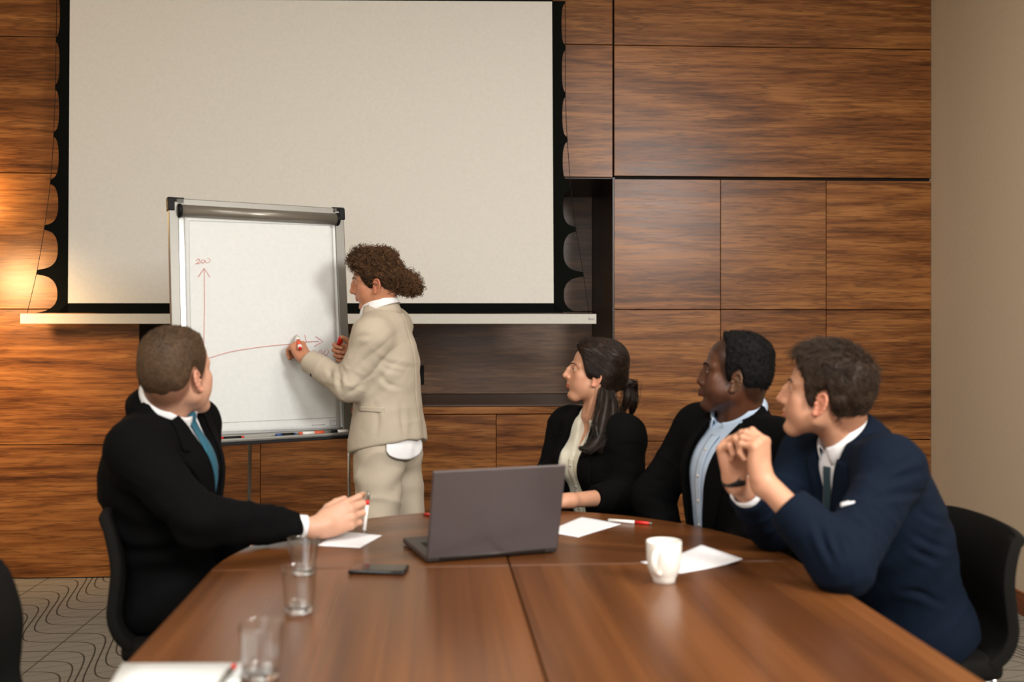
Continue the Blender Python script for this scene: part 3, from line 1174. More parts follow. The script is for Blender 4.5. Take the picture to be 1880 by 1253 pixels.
def surface(sdf, lo, hi, h, fine=(), newton=1):
    """sparse surface nets on a rectilinear grid -> V, F (quads)"""
    ax = [coords_axis(lo[i], hi[i], h, [(f[0][i], f[1][i], f[2]) for f in fine]) for i in range(3)]
    n = [len(a) for a in ax]
    nb = [k // 8 for k in n]
    lo_b = [a.reshape(-1, 8)[:, 0] for a in ax]
    hi_b = [np.append(l[1:], a[-1]) for l, a in zip(lo_b, ax)]
    cb = [(l + u) / 2 for l, u in zip(lo_b, hi_b)]
    hb = [(u - l) / 2 for l, u in zip(lo_b, hi_b)]
    G = np.stack(np.meshgrid(*cb, indexing='ij'), -1).reshape(-1, 3)
    Hh = np.stack(np.meshgrid(*hb, indexing='ij'), -1).reshape(-1, 3)
    dc = sdf(G, cull=False)
    act = np.nonzero(np.abs(dc) < 1.35 * np.linalg.norm(Hh, axis=1) + .006)[0]
    D = np.repeat(np.repeat(np.repeat(dc.reshape(nb), 8, 0), 8, 1), 8, 2)
    bi = np.stack(np.unravel_index(act, nb), -1)
    l8 = np.arange(8)
    for c0 in range(0, len(bi), 3000):
        b = bi[c0:c0 + 3000]
        ix = (b[:, 0, None] * 8 + l8)[:, :, None, None]
        iy = (b[:, 1, None] * 8 + l8)[:, None, :, None]
        iz = (b[:, 2, None] * 8 + l8)[:, None, None, :]
        P = np.empty((len(b), 8, 8, 8, 3), np.float32)
        P[..., 0] = ax[0][ix]
        P[..., 1] = ax[1][iy]
        P[..., 2] = ax[2][iz]
        D[ix, iy, iz] = sdf(P.reshape(-1, 3)).reshape(len(b), 8, 8, 8)
    ins = (D < 0)
    cnt = np.zeros([k - 1 for k in n], np.int8)
    for dx in (0, 1):
        for dy in (0, 1):
            for dz in (0, 1):
                cnt += ins[dx:n[0] - 1 + dx, dy:n[1] - 1 + dy, dz:n[2] - 1 + dz]
    cells = np.argwhere((cnt > 0) & (cnt < 8))
    lin = np.ravel_multi_index(cells.T, cnt.shape)
    corner = [(a, b, c) for a in (0, 1) for b in (0, 1) for c in (0, 1)]
    val = np.stack([D[cells[:, 0] + a, cells[:, 1] + b, cells[:, 2] + c] for a, b, c in corner], 1)
    pos = np.stack([np.stack([ax[0][cells[:, 0] + a], ax[1][cells[:, 1] + b], ax[2][cells[:, 2] + c]], 1) for a, b, c in corner], 1)
    acc = np.zeros((len(cells), 3), np.float32)
    num = np.zeros(len(cells), np.float32)
    for i in range(8):
        for j in range(i + 1, 8):
            if sum(abs(p - q) for p, q in zip(corner[i], corner[j])) == 1:
                a, b = val[:, i], val[:, j]
                m = (a < 0) != (b < 0)
                t = np.where(m, a / np.where(m, a - b, 1), 0)
                acc += np.where(m[:, None], pos[:, i] + t[:, None] * (pos[:, j] - pos[:, i]), 0)
                num += m
    V = acc / np.maximum(num, 1)[:, None]
    Fs = []
    for axn in range(3):
        o1, o2 = [(1, 2), (2, 0), (0, 1)][axn]
        sl0 = [slice(None)] * 3
        sl1 = [slice(None)] * 3
        sl0[axn] = slice(0, -1)
        sl1[axn] = slice(1, None)
        e = np.argwhere(ins[tuple(sl0)] != ins[tuple(sl1)])
        e = e[(e[:, o1] > 0) & (e[:, o2] > 0) & (e[:, o1] < n[o1] - 1) & (e[:, o2] < n[o2] - 1)]
        sg = ins[e[:, 0], e[:, 1], e[:, 2]]
        q = []
        for a, b in ((-1, -1), (0, -1), (0, 0), (-1, 0)):
            c = e.copy()
            c[:, o1] += a
            c[:, o2] += b
            q.append(np.searchsorted(lin, np.ravel_multi_index(c.T, cnt.shape)))
        q = np.stack(q, 1)
        q[~sg] = q[~sg][:, ::-1]
        Fs.append(q)
    F = np.vstack(Fs)
    for _ in range(newton):
        d = sdf(V)
        V = V - sdf.grad(V) * np.clip(d, -.004, .004)[:, None]
    return V, F


def vnormals(V, F):
    nrm = np.cross(V[F[:, 2]] - V[F[:, 0]], V[F[:, 3]] - V[F[:, 1]])
    N = np.zeros_like(V)
    for k in range(4):
        for c in range(3):
            N[:, c] += np.bincount(F[:, k], nrm[:, c], len(V))
    return N / (np.linalg.norm(N, axis=1, keepdims=True) + 1e-12)


def project_on(sdf, P, dirv, steps=56, lift=0.0):
    P = np.array(P, np.float32)
    dirv = np.broadcast_to(np.asarray(dirv, np.float32), P.shape)
    for _ in range(steps):
        d = sdf(P, cull=False) - lift
        P = P + dirv * np.clip(d * .8, -.03, .03)[:, None]
    return P


class Fr:
    """a body frame: origin o, forward f, left s, up u"""

    def __init__(s, o, f, u):
        s.o = np.asarray(o, float)
        u = norm(u)
        f = np.asarray(f, float)
        s.f = norm(f - u * (f @ u))
        s.u = u
        s.s = np.cross(u, s.f)
        s.A = np.array([s.f, s.s, s.u])

    def P(s, f, l, u):
        return s.o + s.f * f + s.s * l + s.u * u

    def loc(s, P):
        return (np.asarray(P) - s.o) @ s.A.T


# ------------------------------------------------------------------ head
def add_head(b, H, k=1.0, ear_u=-.010, bridge=0.0, jaw=1.0, nose=(0, 0, 1.0), lips=1.0, chin=0.0, brow=1.0, cheek=1.0, mouth_open=0.0, fat=1.0, eyeopen=.0030):
    """H: head frame at ear level; writes the head's forms into sdf b"""
    def Q(f, l, u):
        return H.P(f * k, l * k, u * k)
    A = H.A
    E = lambda c, r, kk=.015, op='u': b.ell(Q(*c), np.array(r) * k, A, kk * k, op)
    E((-.010, 0, .048), (.092, .076, .082), .01)
    E((-.030, 0, .008), (.066, .066, .066), .03)
    E((.034, 0, .048), (.056, .061, .058), .03)
    E((.034, 0, -.026), (.054, .057 * (.5 + .5 * jaw), .072), .03)
    E((.064, 0, -.050), (.028, .031, .036), .025)
    for sg in (-1, 1):
        b.cone(Q(.004, sg * .051 * jaw, -.052), Q(.064 + chin, sg * .017 * jaw, -.097), .019 * k, .015 * k, .028 * k)
        b.ball(Q(.056, sg * .046 * cheek, -.014), .0195 * k, .02 * k)
        b.cone(Q(.086, sg * .010, .026), Q(.066, sg * .050, .025), .0100 * k * brow, .0095 * k * brow, .015 * k)
    b.cone(Q(.064 + chin, .016 * jaw, -.097), Q(.064 + chin, -.016 * jaw, -.097), .015 * k, .015 * k, .02 * k)
    E((.080 + chin, 0, -.095), (.012, .017 * jaw, .013), .015)
    nf, nu, nw = nose
    tip = (.112 + nf, 0, -.026 + nu)
    for sg in (-1, 1):
        b.ball(Q(.1005, sg * .0350, .006), .0155 * k, .010 * k, 's')
        b.ball(Q(.0765, sg * .0315, .008), .0142 * k, .004 * k)          # lids
        b.ell(Q(.0895, sg * .0350, .0072), np.array((.0090, .0130, eyeopen)) * k, A, .0015 * k, 's')
    b.cone(Q(.088 + bridge, 0, .024), Q((.088 + bridge + tip[0]) / 2 + .001, 0, .001 + nu * .4), .0088 * k, .0088 * k * nw ** .5, .014 * k)
    b.cone(Q((.088 + bridge + tip[0]) / 2 + .001, 0, .001 + nu * .4), Q(*tip), .0088 * k * nw ** .5, .0100 * k * nw ** .5, .010 * k)
    b.cone(Q(tip[0] - .004, 0, tip[2] - .005), Q(.096, 0, -.040), .006 * k, .006 * k, .008 * k)
    b.cone(Q(.078, 0, .012), Q(.093 + nf * .4, 0, -.026 + nu * .6), .0105 * k, .0135 * k * nw ** .5, .008 * k)
    b.cone(Q(.0895, 0, -.036), Q(.0885, 0, -.056), .0075 * k, .0085 * k, .010 * k)
    for sg in (-1, 1):
        b.ball(Q(.050, sg * .038 * jaw, -.045), .0225 * k * fat, .03 * k)
    for sg in (-1, 1):
        b.ball(Q(.0985 + nf * .5, sg * .0125 * nw, -.031 + nu * .8), .0082 * k * nw ** .5, .006 * k)
        b.ball(Q(.1035 + nf * .6, sg * .007 * nw, -.039 + nu * .8), .0025 * k, .003 * k, 's')
    # lips
    mu = -.0625
    lr = lips
    for sg in (-1, 1):
        b.cone(Q(.0962 + (lr - 1) * .004, sg * .004, mu + .0045), Q(.082, sg * .023, mu), .0050 * k * lr, .0026 * k, .006 * k)
        b.cone(Q(.0946 + (lr - 1) * .004, sg * .003, mu - .0062 - mouth_open), Q(.082, sg * .022, mu - .001), .0054 * k * lr, .0028 * k, .006 * k)
        b.cone(Q(.1032 + (lr - 1) * .006, sg * .001, mu - .0004 - mouth_open * .5), Q(.086, sg * .023, mu - .0004), .0012 * k + mouth_open * .4, .001 * k, .003 * k, 's')
    b.ell(Q(.094, 0, mu - .020), np.array((.008, .014, .006)) * k, A, .012 * k, 's')
    # ears
    for sg in (-1, 1):
        eu = norm(H.u * .97 - H.f * .22)
        ef = norm(H.f * .90 - H.s * sg * .36 + H.u * .2)
        en = norm(np.cross(ef, eu)) * (-sg)
        en = en if en @ (H.s * sg) > 0 else -en
        c = Q(-.008, sg * .0785, ear_u)
        Ea = np.array([ef, en, eu])
        b.ell(c, np.array((.0165, .0050, .0285)) * k, Ea, .004 * k)
        pts = []
        for a in np.radians(np.linspace(20, 262, 11)):
            pts.append(c + (ef * .0165 * math.cos(a) + eu * .029 * math.sin(a) + en * .0045) * k)
        b.chain(pts, [.0034 * k] * 11, .003 * k)
        b.ball(c + (ef * .004 - eu * .0275 + en * .002) * k, .0072 * k, .006 * k)
        b.ell(c + (ef * .003 - eu * .004 + en * .007) * k, np.array((.0085, .0075, .0125)) * k, Ea, .004 * k, 's')
        b.ell(c + (ef * -.001 + eu * .015 + en * .008) * k, np.array((.008, .0055, .006)) * k, Ea, .004 * k, 's')
        b.ball(c + (ef * .0125 - eu * .003 + en * .003) * k, .0042 * k, .004 * k)


def scalp_sdf(H, k=1.0):
    s = Sdf()
    Q = lambda f, l, u: H.P(f * k, l * k, u * k)
    s.ell(Q(-.010, 0, .048), np.array((.092, .076, .082)) * k, H.A, .01)
    s.ell(Q(-.030, 0, .008), np.array((.066, .066, .066)) * k, H.A, .03)
    s.ell(Q(.034, 0, .048), np.array((.056, .061, .058)) * k, H.A, .03)
    s.ell(Q(.030, 0, -.010), np.array((.050, .062, .05)) * k, H.A, .03)
    return s


def add_hand(b, W, d, n, right=True, k=1.0, curls=None, spread=4.0, thumb=None, kk=.005):
    """W wrist, d towards the knuckles, n the way the palm faces"""
    d = norm(d)
    n = norm(np.asarray(n, float) - d * (np.asarray(n, float) @ d))
    t = np.cross(d, n) * (1 if right else -1)
    curls = curls or [(25, 30, 20)] * 4
    lat = (.030, .0095, -.0115, -.0300)
    fwd = (.088, .092, .087, .078)
    lens = ((.043, .026, .021), (.047, .030, .022), (.043, .028, .021), (.034, .021, .019))
    rad = ((.0098, .0088, .0080, .0068), (.0100, .0090, .0081, .0068), (.0095, .0085, .0078, .0065), (.0085, .0076, .0070, .0058))
    W = np.asarray(W, float)
    kn = [W + (d * f + t * l - n * (.0015 if i in (1, 2) else -.001)) * k for i, (f, l) in enumerate(zip(fwd, lat))]
    # palm
    for i, p in enumerate(kn):
        st = W + (d * .006 + t * lat[i] * .55) * k
        b.cone(st, p, .0150 * k, .0112 * k, .012 * k)
    b.ell(W + (d * .05 + n * .004) * k, np.array((.046, .036, .0125)) * k, np.array([d, t, n]), .012 * k)
    b.ell(W + (d * .030 + t * .020 + n * .012) * k, np.array((.030, .015, .0135)) * k, np.array([norm(d + t * .35), norm(t - d * .35), n]), .012 * k)
    b.ell(W + (d * .036 - t * .024 + n * .009) * k, np.array((.032, .012, .012)) * k, np.array([d, t, n]), .012 * k)
    b.cone(W - d * .02 * k, W + d * .02 * k, .0235 * k, .0215 * k, .018 * k)
    tips = []
    for i in range(4):
        sp = math.radians(spread * (1.5, .4, -.6, -1.7)[i])
        fd = norm(d * math.cos(sp) + t * math.sin(sp))
        p = kn[i]
        pts, ang = [p], 0.0
        for j in range(3):
            ang += math.radians(curls[i][j])
            v = fd * math.cos(ang) + n * math.sin(ang)
            p = p + v * lens[i][j] * k
            pts.append(p)
        for j in range(3):
            b.cone(pts[j], pts[j + 1], rad[i][j] * k, rad[i][j + 1] * k, kk * (1.6 if j == 0 else .5) * k)
        for j in (1, 2):
            b.ball(pts[j], rad[i][j] * k * 1.06, .003)
        tips.append(pts)
    th = thumb or [(.55, .75, .35), (.75, .5, .4), (.85, .3, .4)]
    p = W + (d * .020 + t * .022 + n * .008) * k
    tp = [p]
    for v, L in zip(th, (.044, .033, .027)):
        v = norm(d * v[0] + t * v[1] + n * v[2])
        p = p + v * L * k
        tp.append(p)
    for j, (r0, r1) in enumerate(((.0145, .0115), (.0112, .0100), (.0102, .0078))):
        b.cone(tp[j], tp[j + 1], r0 * k, r1 * k, (.010 if j == 0 else .003) * k)
    tips.append(tp)
    return tips, t


# ------------------------------------------------------------------ materials of people
def skin_mat(name, col, rough=.48, sss=.06):
    t = NT(name)
    at_ = t.n('ShaderNodeVertexColor', layer_name='tint')
    nz = t.noise(t.coords(), 260.0, 3, .6)
    bl = t.noise(t.coords(), 30.0, 2, .5)
    c = t.mix(1.0, col, at_.outputs[0], 'MULTIPLY')
    hsv = t.n('ShaderNodeHueSaturation')
    t.put(hsv.inputs['Color'], c)
    t.put(hsv.inputs['Value'], t.math('ADD', t.math('MULTIPLY_ADD', nz, .12, .94), t.math('MULTIPLY_ADD', bl, .1, -.05)))
    t.set(col=hsv.outputs[0], rough=rough, spec=.4, sss=sss)
    t.b.inputs['Subsurface Radius'].default_value = (1, .35, .2)
    t.b.inputs['Subsurface Scale'].default_value = .006
    t.bump(nz, .12, .0008)
    return t.m


def hair_mat(name, dark, light, rough=.45, spec=.4, scale=90.0):
    t = NT(name)
    nz = t.noise(t.coords(), scale, 4, .65)
    n2 = t.noise(t.coords(), 14.0, 2, .5)
    col = t.ramp(t.math('ADD', t.math('MULTIPLY', nz, .65), t.math('MULTIPLY', n2, .35)), [(.3, dark), (.72, light)])
    t.set(col=col, rough=rough, spec=spec)
    t.bump(nz, .5, .003)
    return t.m


def hair_shell(name, scalp, H, k, thick, line, mat, parent, h=.004, lump=0.0, lump_s=60.0, extra=None, edge=.02, pad=.03):
    """hair volume over the scalp: thick(local)->metres, line: [(F, U)] hairline"""
    lf = np.array([p[0] for p in line]) * k
    lu_ = np.array([p[1] for p in line]) * k
    o_ = np.argsort(lf)
    lf, lu_ = lf[o_], lu_[o_]

    def g(P):
        L = H.loc(P)
        Uh = np.interp(L[:, 0], lf, lu_)
        return L, L[:, 2] - Uh

    def fn(P):
        L, e = g(P)
        m = sstep(e, -.002, edge)
        th = thick(L / k) * k * m - .008 * (1 - sstep(e, -.012, .004))
        d = scalp(P, cull=False) - th
        if lump:
            d = d - lump * vnoise(P * lump_s) * m
        return d
    s = Sdf()
    s.prim(fn, None, 0, 0)
    if extra:
        extra(s)
    lo = H.o - .17 * k - pad
    hi = H.o + .19 * k + pad
    V, F = surface(s, lo, hi, h, newton=0)
    N = vnormals(V, F)
    o = obj(name, V, F, mat, parent, True)
    return o, V, N, g, s


def short_strands(name, V, N, g, flow, count, length, lift, r, mat, parent, seed=1, curl=0.0, emin=.004):
    rg = np.random.default_rng(seed)
    L, e = g(V)
    ok = np.nonzero(e > emin)[0]
    idx = rg.choice(ok, count)
    p, n = V[idx], N[idx]
    L = L[idx]
    fl = flow(L)
    fl = fl + rg.normal(0, .28, fl.shape)
    fl = fl - n * (fl * n).sum(1, keepdims=True)
    fl /= np.linalg.norm(fl, axis=1, keepdims=True) + 1e-9
    ln = length(L) * rg.uniform(.6, 1.25, count)
    K = 5
    t = np.linspace(0, 1, K)
    up = lift(L) * rg.uniform(.4, 1.3, count)
    pts = (p - n * .002)[:, None] + fl[:, None] * (ln[:, None] * t)[:, :, None] + n[:, None] * ((ln * up)[:, None] * np.sin(t * 2.2)[None])[:, :, None]
    if curl:
        sd = np.cross(fl, n)
        phs = rg.uniform(0, 6.28, count)
        pts = pts + sd[:, None] * (curl * np.sin(t[None] * 7 + phs[:, None]))[:, :, None]
    V2, F2 = tubes(pts, np.array([1, 1, .9, .7, .25])[None] * r, 3, cap=False)
    return obj(name, V2, F2, mat, parent, True)


def ring_band(name, c, axis, fwd, prof, mat, parent, phi0=0.0, seg=44, ef=1.0, es=1.0, fn=None, thick=.0025):
    """open or closed band about an axis; prof(phi)->list of (radius, height)"""
    ax = norm(axis)
    f = norm(np.asarray(fwd) - ax * (np.asarray(fwd) @ ax))
    s = np.cross(ax, f)
    V = []
    closed = phi0 <= 0
    ph = np.linspace(phi0, 2 * PI - phi0, seg, endpoint=not closed)
    for p in ph:
        pr = prof(p)
        for r, h in pr:
            V.append(np.asarray(c) + ax * h + r * (f * math.cos(p) * ef + s * math.sin(p) * es))
    m = len(pr)
    o = obj(name, V, grid_faces(seg, m, closed), mat, parent, True)
    solid(o, thick, 0)
    return o


def shirt_collar(c, axis, fwd, rn, hb, hf, mat, parent, phi0=.25, flap=.034, point=.022, ef=1.08, name='shirt_collar', out=.012):
    def prof(p):
        fr = (1 + math.cos(p)) / 2
        h = hb + (hf - hb) * fr
        pt = point * max(0, (fr - .72) / .28) ** 1.5
        return [(rn, -.02), (rn + .0005, h * .4), (rn + .001, h), (rn + .004, h + .003), (rn + .008, h - .004), (rn + .008 + out * .6, h - flap * .55), (rn + .008 + out + pt * .35, h - flap - pt)]
    return ring_band(name, c, axis, fwd, prof, mat, parent, phi0, 48, ef)


def patch(name, sdf, fr, polyL, polyR, rows, cols, mat, parent, lift=.003, thick=.003, start=.35, dirv=None, smooth=True):
    """strip between two (S, U) polylines laid on the front of sdf"""
    tl = np.linspace(0, 1, rows)

    def samp(poly):
        poly = np.asarray(poly, float)
        q = np.linspace(0, 1, len(poly))
        return np.stack([np.interp(tl, q, poly[:, 0]), np.interp(tl, q, poly[:, 1])], 1)
    a, b_ = samp(polyL), samp(polyR)
    tc = np.linspace(0, 1, cols)[None, :, None]
    SU = a[:, None] * (1 - tc) + b_[:, None] * tc
    SU = SU.reshape(-1, 2)
    P = fr.o + fr.f * start + SU[:, :1] * fr.s + SU[:, 1:] * fr.u
    P = project_on(sdf, P, -fr.f if dirv is None else dirv, lift=lift)
    o = obj(name, P, grid_faces(rows, cols), mat, parent, smooth)
    solid(o, thick, 0)
    return o


def spot_patch(name, sdf, P, dirv, mat, parent, lift=.002, thick=.002):
    """a grid (nu, nv, 3) of start points thrown on to sdf along dirv"""
    nu, nv, _ = P.shape
    Q = project_on(sdf, P.reshape(-1, 3), dirv, lift=lift)
    o = obj(name, Q, grid_faces(nu, nv), mat, parent, True)
    solid(o, thick, 0)
    return o


def cuff(name, W, d, r, L, mat, parent, ef=1.0):
    V, F = lathe([(r * .94, -.03), (r, -.028), (r, L), (r - .003, L + .001), (r - .004, L), (r - .005, -.03)], W, d, 28)
    return obj(name, V, F, mat, parent, True)


def convex2d(poly):
    poly = np.asarray(poly, float)
    c = poly.mean(0)
    E = []
    for a, b_ in zip(poly, np.roll(poly, -1, 0)):
        t = (b_ - a) / np.linalg.norm(b_ - a)
        nn = np.array([t[1], -t[0]])
        if (c - a) @ nn > 0:
            nn = -nn
        E.append((a, nn))

    def fn(SU):
        return np.max(np.stack([(SU - a) @ nn for a, nn in E]), axis=0)
    return fn


# ------------------------------------------------------------------ a dressed figure
def add_torso(b, p, off=0.0, hips=True):
    """chest, belly, hips, shoulders and trapezius of person p grown by off"""
    T_, z = p['T'], p['size']
    Cc = T_.o
    pel = np.asarray(p['pel'])
    A = T_.A
    dp, wd = p.get('depth', 1.0), p.get('width', 1.0)
    b.ell(Cc - T_.u * .035 * z, np.array((.118 * dp, .165 * wd, .185)) * z + off, A, .02)
    b.ell(Cc + T_.u * .02 * z + T_.f * .012 * z, np.array((.100 * dp, .150 * wd, .105)) * z + off, A, .05)
    mid = Cc * .45 + pel * .55
    b.ell(mid, np.array((.112 * dp * p.get('belly', 1), .148 * wd, .19)) * z + off, A, .07)
    if hips:
        hu = norm(Cc - pel)
        b.ell(pel, np.array((.125 * dp, .170 * wd, p.get('hip_h', .085))) * z + off, Fr(pel, T_.f, hu).A, .07)
    sl, sr = np.asarray(p['shL']), np.asarray(p['shR'])
    i = norm(sr - sl)
    b.cone(sl + i * .045 * z - T_.u * .008, sr - i * .045 * z - T_.u * .008, .055 * z + off, .055 * z + off, .05)
    nb = np.asarray(p['nb'])
    for s_ in (sl, sr):
        b.cone(nb - T_.u * .054, s_ + (nb - s_) * .10 + T_.u * .010 * z, .040 * z + off, .045 * z + off, .05)
    b.ell(nb - T_.u * .060 * z - T_.f * .018 * z, np.array((.070, .125, .050)) * z + off, A, .05)


def arm_cut(b, W, d, R_=.075):
    W = np.asarray(W, np.float32)
    d = np.asarray(norm(d), np.float32)

    def fn(P):
        q = P - W
        return np.maximum(-(q @ d), np.sqrt((q * q).sum(1)) - R_)
    b.prim(fn, W, R_, .004, 's')


def limb_folds(V, J, a, b_, amp, rad, freq, seed=0.0):
    """ripples round a joint J between limbs from a and to b_"""
    J, a, b_ = map(np.asarray, (J, a, b_))
    q = V - J
    r = np.linalg.norm(q, axis=1)
    ax = norm(b_ - a)
    inner = -norm((a - J) / np.linalg.norm(a - J) + (b_ - J) / np.linalg.norm(b_ - J) + 1e-6)
    side = .55 + .45 * np.clip(-(q @ inner) / (r + 1e-6), -1, 1)
    w_ = vnoise(V * 14 + seed)
    return amp * side * np.exp(-(r / rad) ** 2) * (1.5 * np.abs(np.sin(PI * freq * (q @ ax) + 1.6 * w_ + seed)) - .9)


def ridges(V, a, b_, f_al, f_ac, amp, seed=0.0):
    """cloth creases running round the axis a-b"""
    ax = norm(np.asarray(b_) - np.asarray(a))
    t = norm(np.cross(ax, (.3, .2, .9)))
    s = np.cross(ax, t)
    q = V - np.asarray(a)
    al = (q @ ax) * f_al + .9 * vnoise(V * 5 + seed)
    n = vnoise(np.stack([al + seed, (q @ t) * f_ac + 7.3, (q @ s) * f_ac + 3.1], 1))
    return amp * (1 - np.abs(n)) ** 3


def creases_px(V, N, lines, depth, w_):
    """grooves in the cloth, traced where the photo shows folds on the side seen"""
    cam_ = np.array([0, 0, CH])
    x = CX + FP * V[:, 0] / V[:, 1]
    y = HY + FP * (CH - V[:, 2]) / V[:, 1]
    see = sstep(-((V - cam_) * N).sum(1) / np.linalg.norm(V - cam_, axis=1), .0, .35)
    dd = np.zeros(len(V))
    for ln_ in lines:
        P = catmull([(a, c, 0) for a, c in ln_], 14)[:, :2]
        best = np.full(len(V), 1e9)
        sgn = np.zeros(len(V))
        tt_ = np.zeros(len(V))
        for i in range(13):
            a, c = P[i], P[i + 1]
            e = c - a
            L2 = e @ e + 1e-9
            t = np.clip(((x - a[0]) * e[0] + (y - a[1]) * e[1]) / L2, 0, 1)
            qx, qy = x - a[0] - t * e[0], y - a[1] - t * e[1]
            d = np.hypot(qx, qy)
            m = d < best
            best = np.where(m, d, best)
            sgn = np.where(m, np.sign(e[0] * qy - e[1] * qx), sgn)
            tt_ = np.where(m, (i + t) / 13, tt_)
        sd = best * sgn
        env = np.sin(np.clip(tt_, .04, .96) * PI) ** .6
        dd += see * env * depth * (-np.exp(-(sd / w_) ** 2) + .75 * np.exp(-((sd - 2.0 * w_) / (1.3 * w_)) ** 2) + .25 * np.exp(-((sd + 2.0 * w_) / (1.5 * w_)) ** 2))
    return dd


def make_jacket(p, mats, root, sleeves, vpoly=None, h=.0055, disp=None, hem=None, name='jacket', k_arm=.05, pad=.03, extra=None):
    """returns the uncut outer sdf; builds the jacket mesh"""
    T_, z = p['T'], p['size']

    def build(cut):
        b = Sdf()
        for sl in sleeves:
            b.chain(sl['pts'], sl['r'], .03)
            if sl.get('cut', True):
                arm_cut(b, sl['pts'][-1], np.asarray(sl['pts'][-1]) - np.asarray(sl['pts'][-2]))
        t = Sdf()
        add_torso(t, p, p.get('ease', .016))
        if extra:
            extra(t)
        if hem is not None:
            o_, n_ = np.asarray(hem[0], np.float32), np.asarray(norm(hem[1]), np.float32)
            t.prim(lambda P: -((P - o_) @ n_), None, 0, .006, 'i')
        if cut and vpoly is not None:
            f2 = convex2d(vpoly)

            def vf(P):
                L = T_.loc(P)
                return np.maximum(f2(L[:, 1:3]), -L[:, 0] - .005)
            t.prim(vf, None, 0, .004, 's')
        b.prim(lambda P: t(P, cull=False), None, 0, k_arm)
        # the neck hole
        nb = np.asarray(p['nb'])
        nd = norm(np.asarray(p['H'].P(-.02, 0, -.04)) - nb)
        b.cone(nb + nd * .03, nb + nd * .2, p['neck_r'] + .012, p['neck_r'] + .03, .015, 's')
        return b
    b = build(True)
    lo = np.min([np.min(sl['pts'], axis=0) for sl in sleeves] + [np.asarray(p['pel']) - .12, p['nb']], axis=0) - .13 - pad
    hi = np.max([np.max(sl['pts'], axis=0) for sl in sleeves] + [np.asarray(p['pel']) + .12, p['nb']], axis=0) + .13 + pad
    V, F = surface(b, lo, hi, h)
    N = vnormals(V, F)
    dd = .0018 * vnoise(V * np.array([11, 11, 6])) + .0011 * vnoise(V * 26)
    for i, sl in enumerate(sleeves):
        S_, E_, W_ = sl['pts'][0], sl['pts'][1], sl['pts'][-1]
        dd += limb_folds(V, E_, S_, W_, sl.get('fold', .006) * .65, .065, 33, 1.7 * i)
        ap = lerp(S_, E_, .35) * .6 + lerp(T_.o, S_, .75) * .4 - T_.u * .03
        qa = V - ap
        ra = np.linalg.norm(qa, axis=1)
        dd += sl.get('pit', .0022) * np.exp(-(ra / .11) ** 2) * (1.5 * np.abs(np.sin(PI * 21 * (qa @ norm(T_.u * .8 + norm(E_ - S_) * .5)) + 1.8 * vnoise(V * 9) + i)) - .9)
        seg = [(S_, E_), (E_, W_)]
        for s0, s1 in seg:
            s0, s1 = np.asarray(s0), np.asarray(s1)
            tt = np.clip(((V - s0) @ (s1 - s0)) / ((s1 - s0) @ (s1 - s0)), 0, 1)
            m = np.exp(-(np.linalg.norm(V - s0 - tt[:, None] * (s1 - s0), axis=1) / .075) ** 4)
            dd += m * ridges(V, s0, s1, 19, 5, p.get('crease', .0045), 1.3 * i)
    dd += ridges(V, p['pel'], p['nb'], 13, 4, p.get('crease_t', .0025), 4.0)
    if disp:
        dd += disp(V)
    if p.get('lines'):
        dd += creases_px(V, N, *p['lines'])
    V = V + N * dd[:, None]
    o = obj(name, V, F, mats['jacket'], root, True)
    t = Sdf()
    add_torso(t, p, p.get('ease', .016))
    if extra:
        extra(t)
    p['js'] = build(False)
    return o, t, b


def make_shirt(p, mat, root, off=.004, h=.007, vcut=None, name='shirt', extra=None, disp=True):
    b = Sdf()
    add_torso(b, p, off, hips=False)
    if extra:
        extra(b)
    nb = np.asarray(p['nb'])
    nd = norm(np.asarray(p['H'].P(-.02, 0, -.04)) - nb)
    b.cone(nb, nb + nd * .2, p['neck_r'] - .003, p['neck_r'] + .0, .01, 's')
    T_ = p['T']
    if vcut is not None:
        f2 = convex2d(vcut)

        def vf(P):
            L = T_.loc(P)
            return np.maximum(f2(L[:, 1:3]), -L[:, 0])
        b.prim(vf, None, 0, .003, 's')
    lo = np.minimum(nb, p['pel']) - .26
    hi = np.maximum(nb, p['pel']) + .26
    V, F = surface(b, lo, hi, h)
    if disp:
        V = V + vnormals(V, F) * (.0035 * vnoise(V * np.array([16, 16, 7])) + .002 * vnoise(V * 30))[:, None]
    o = obj(name, V, F, mat, root, True)
    return o, b


def make_lapel(p, sdf, sg, top, bot, wmax, mat, root, lift=.0045, notch=.34, rows=34):
    """lapel along the V edge from top (S, U) to bot; sg: +1 left side"""
    top, bot = np.asarray(top, float), np.asarray(bot, float)
    e = bot - top
    nn = norm(np.array([-e[1], e[0]]))
    nn = nn if nn[0] * sg > 0 else -nn
    a, b_ = [], []
    for t in np.linspace(0, 1, rows):
        c = top + e * t
        if t < notch:
            w_ = wmax * (.50 + .35 * t / notch)
        elif t < notch + .05:
            w_ = wmax * (.85 - .33 * (1 - abs((t - notch) / .05 * 2 - 1)))
        else:
            q = (t - notch - .05) / (1 - notch - .05)
            w_ = wmax * (1.0 * (1 - q) ** .75 + .02)
        a.append(c - nn * .004)
        b_.append(c + nn * w_)
    return patch('lapel', sdf, p['T'], a, b_, rows, 7, mat, root, lift, .004)


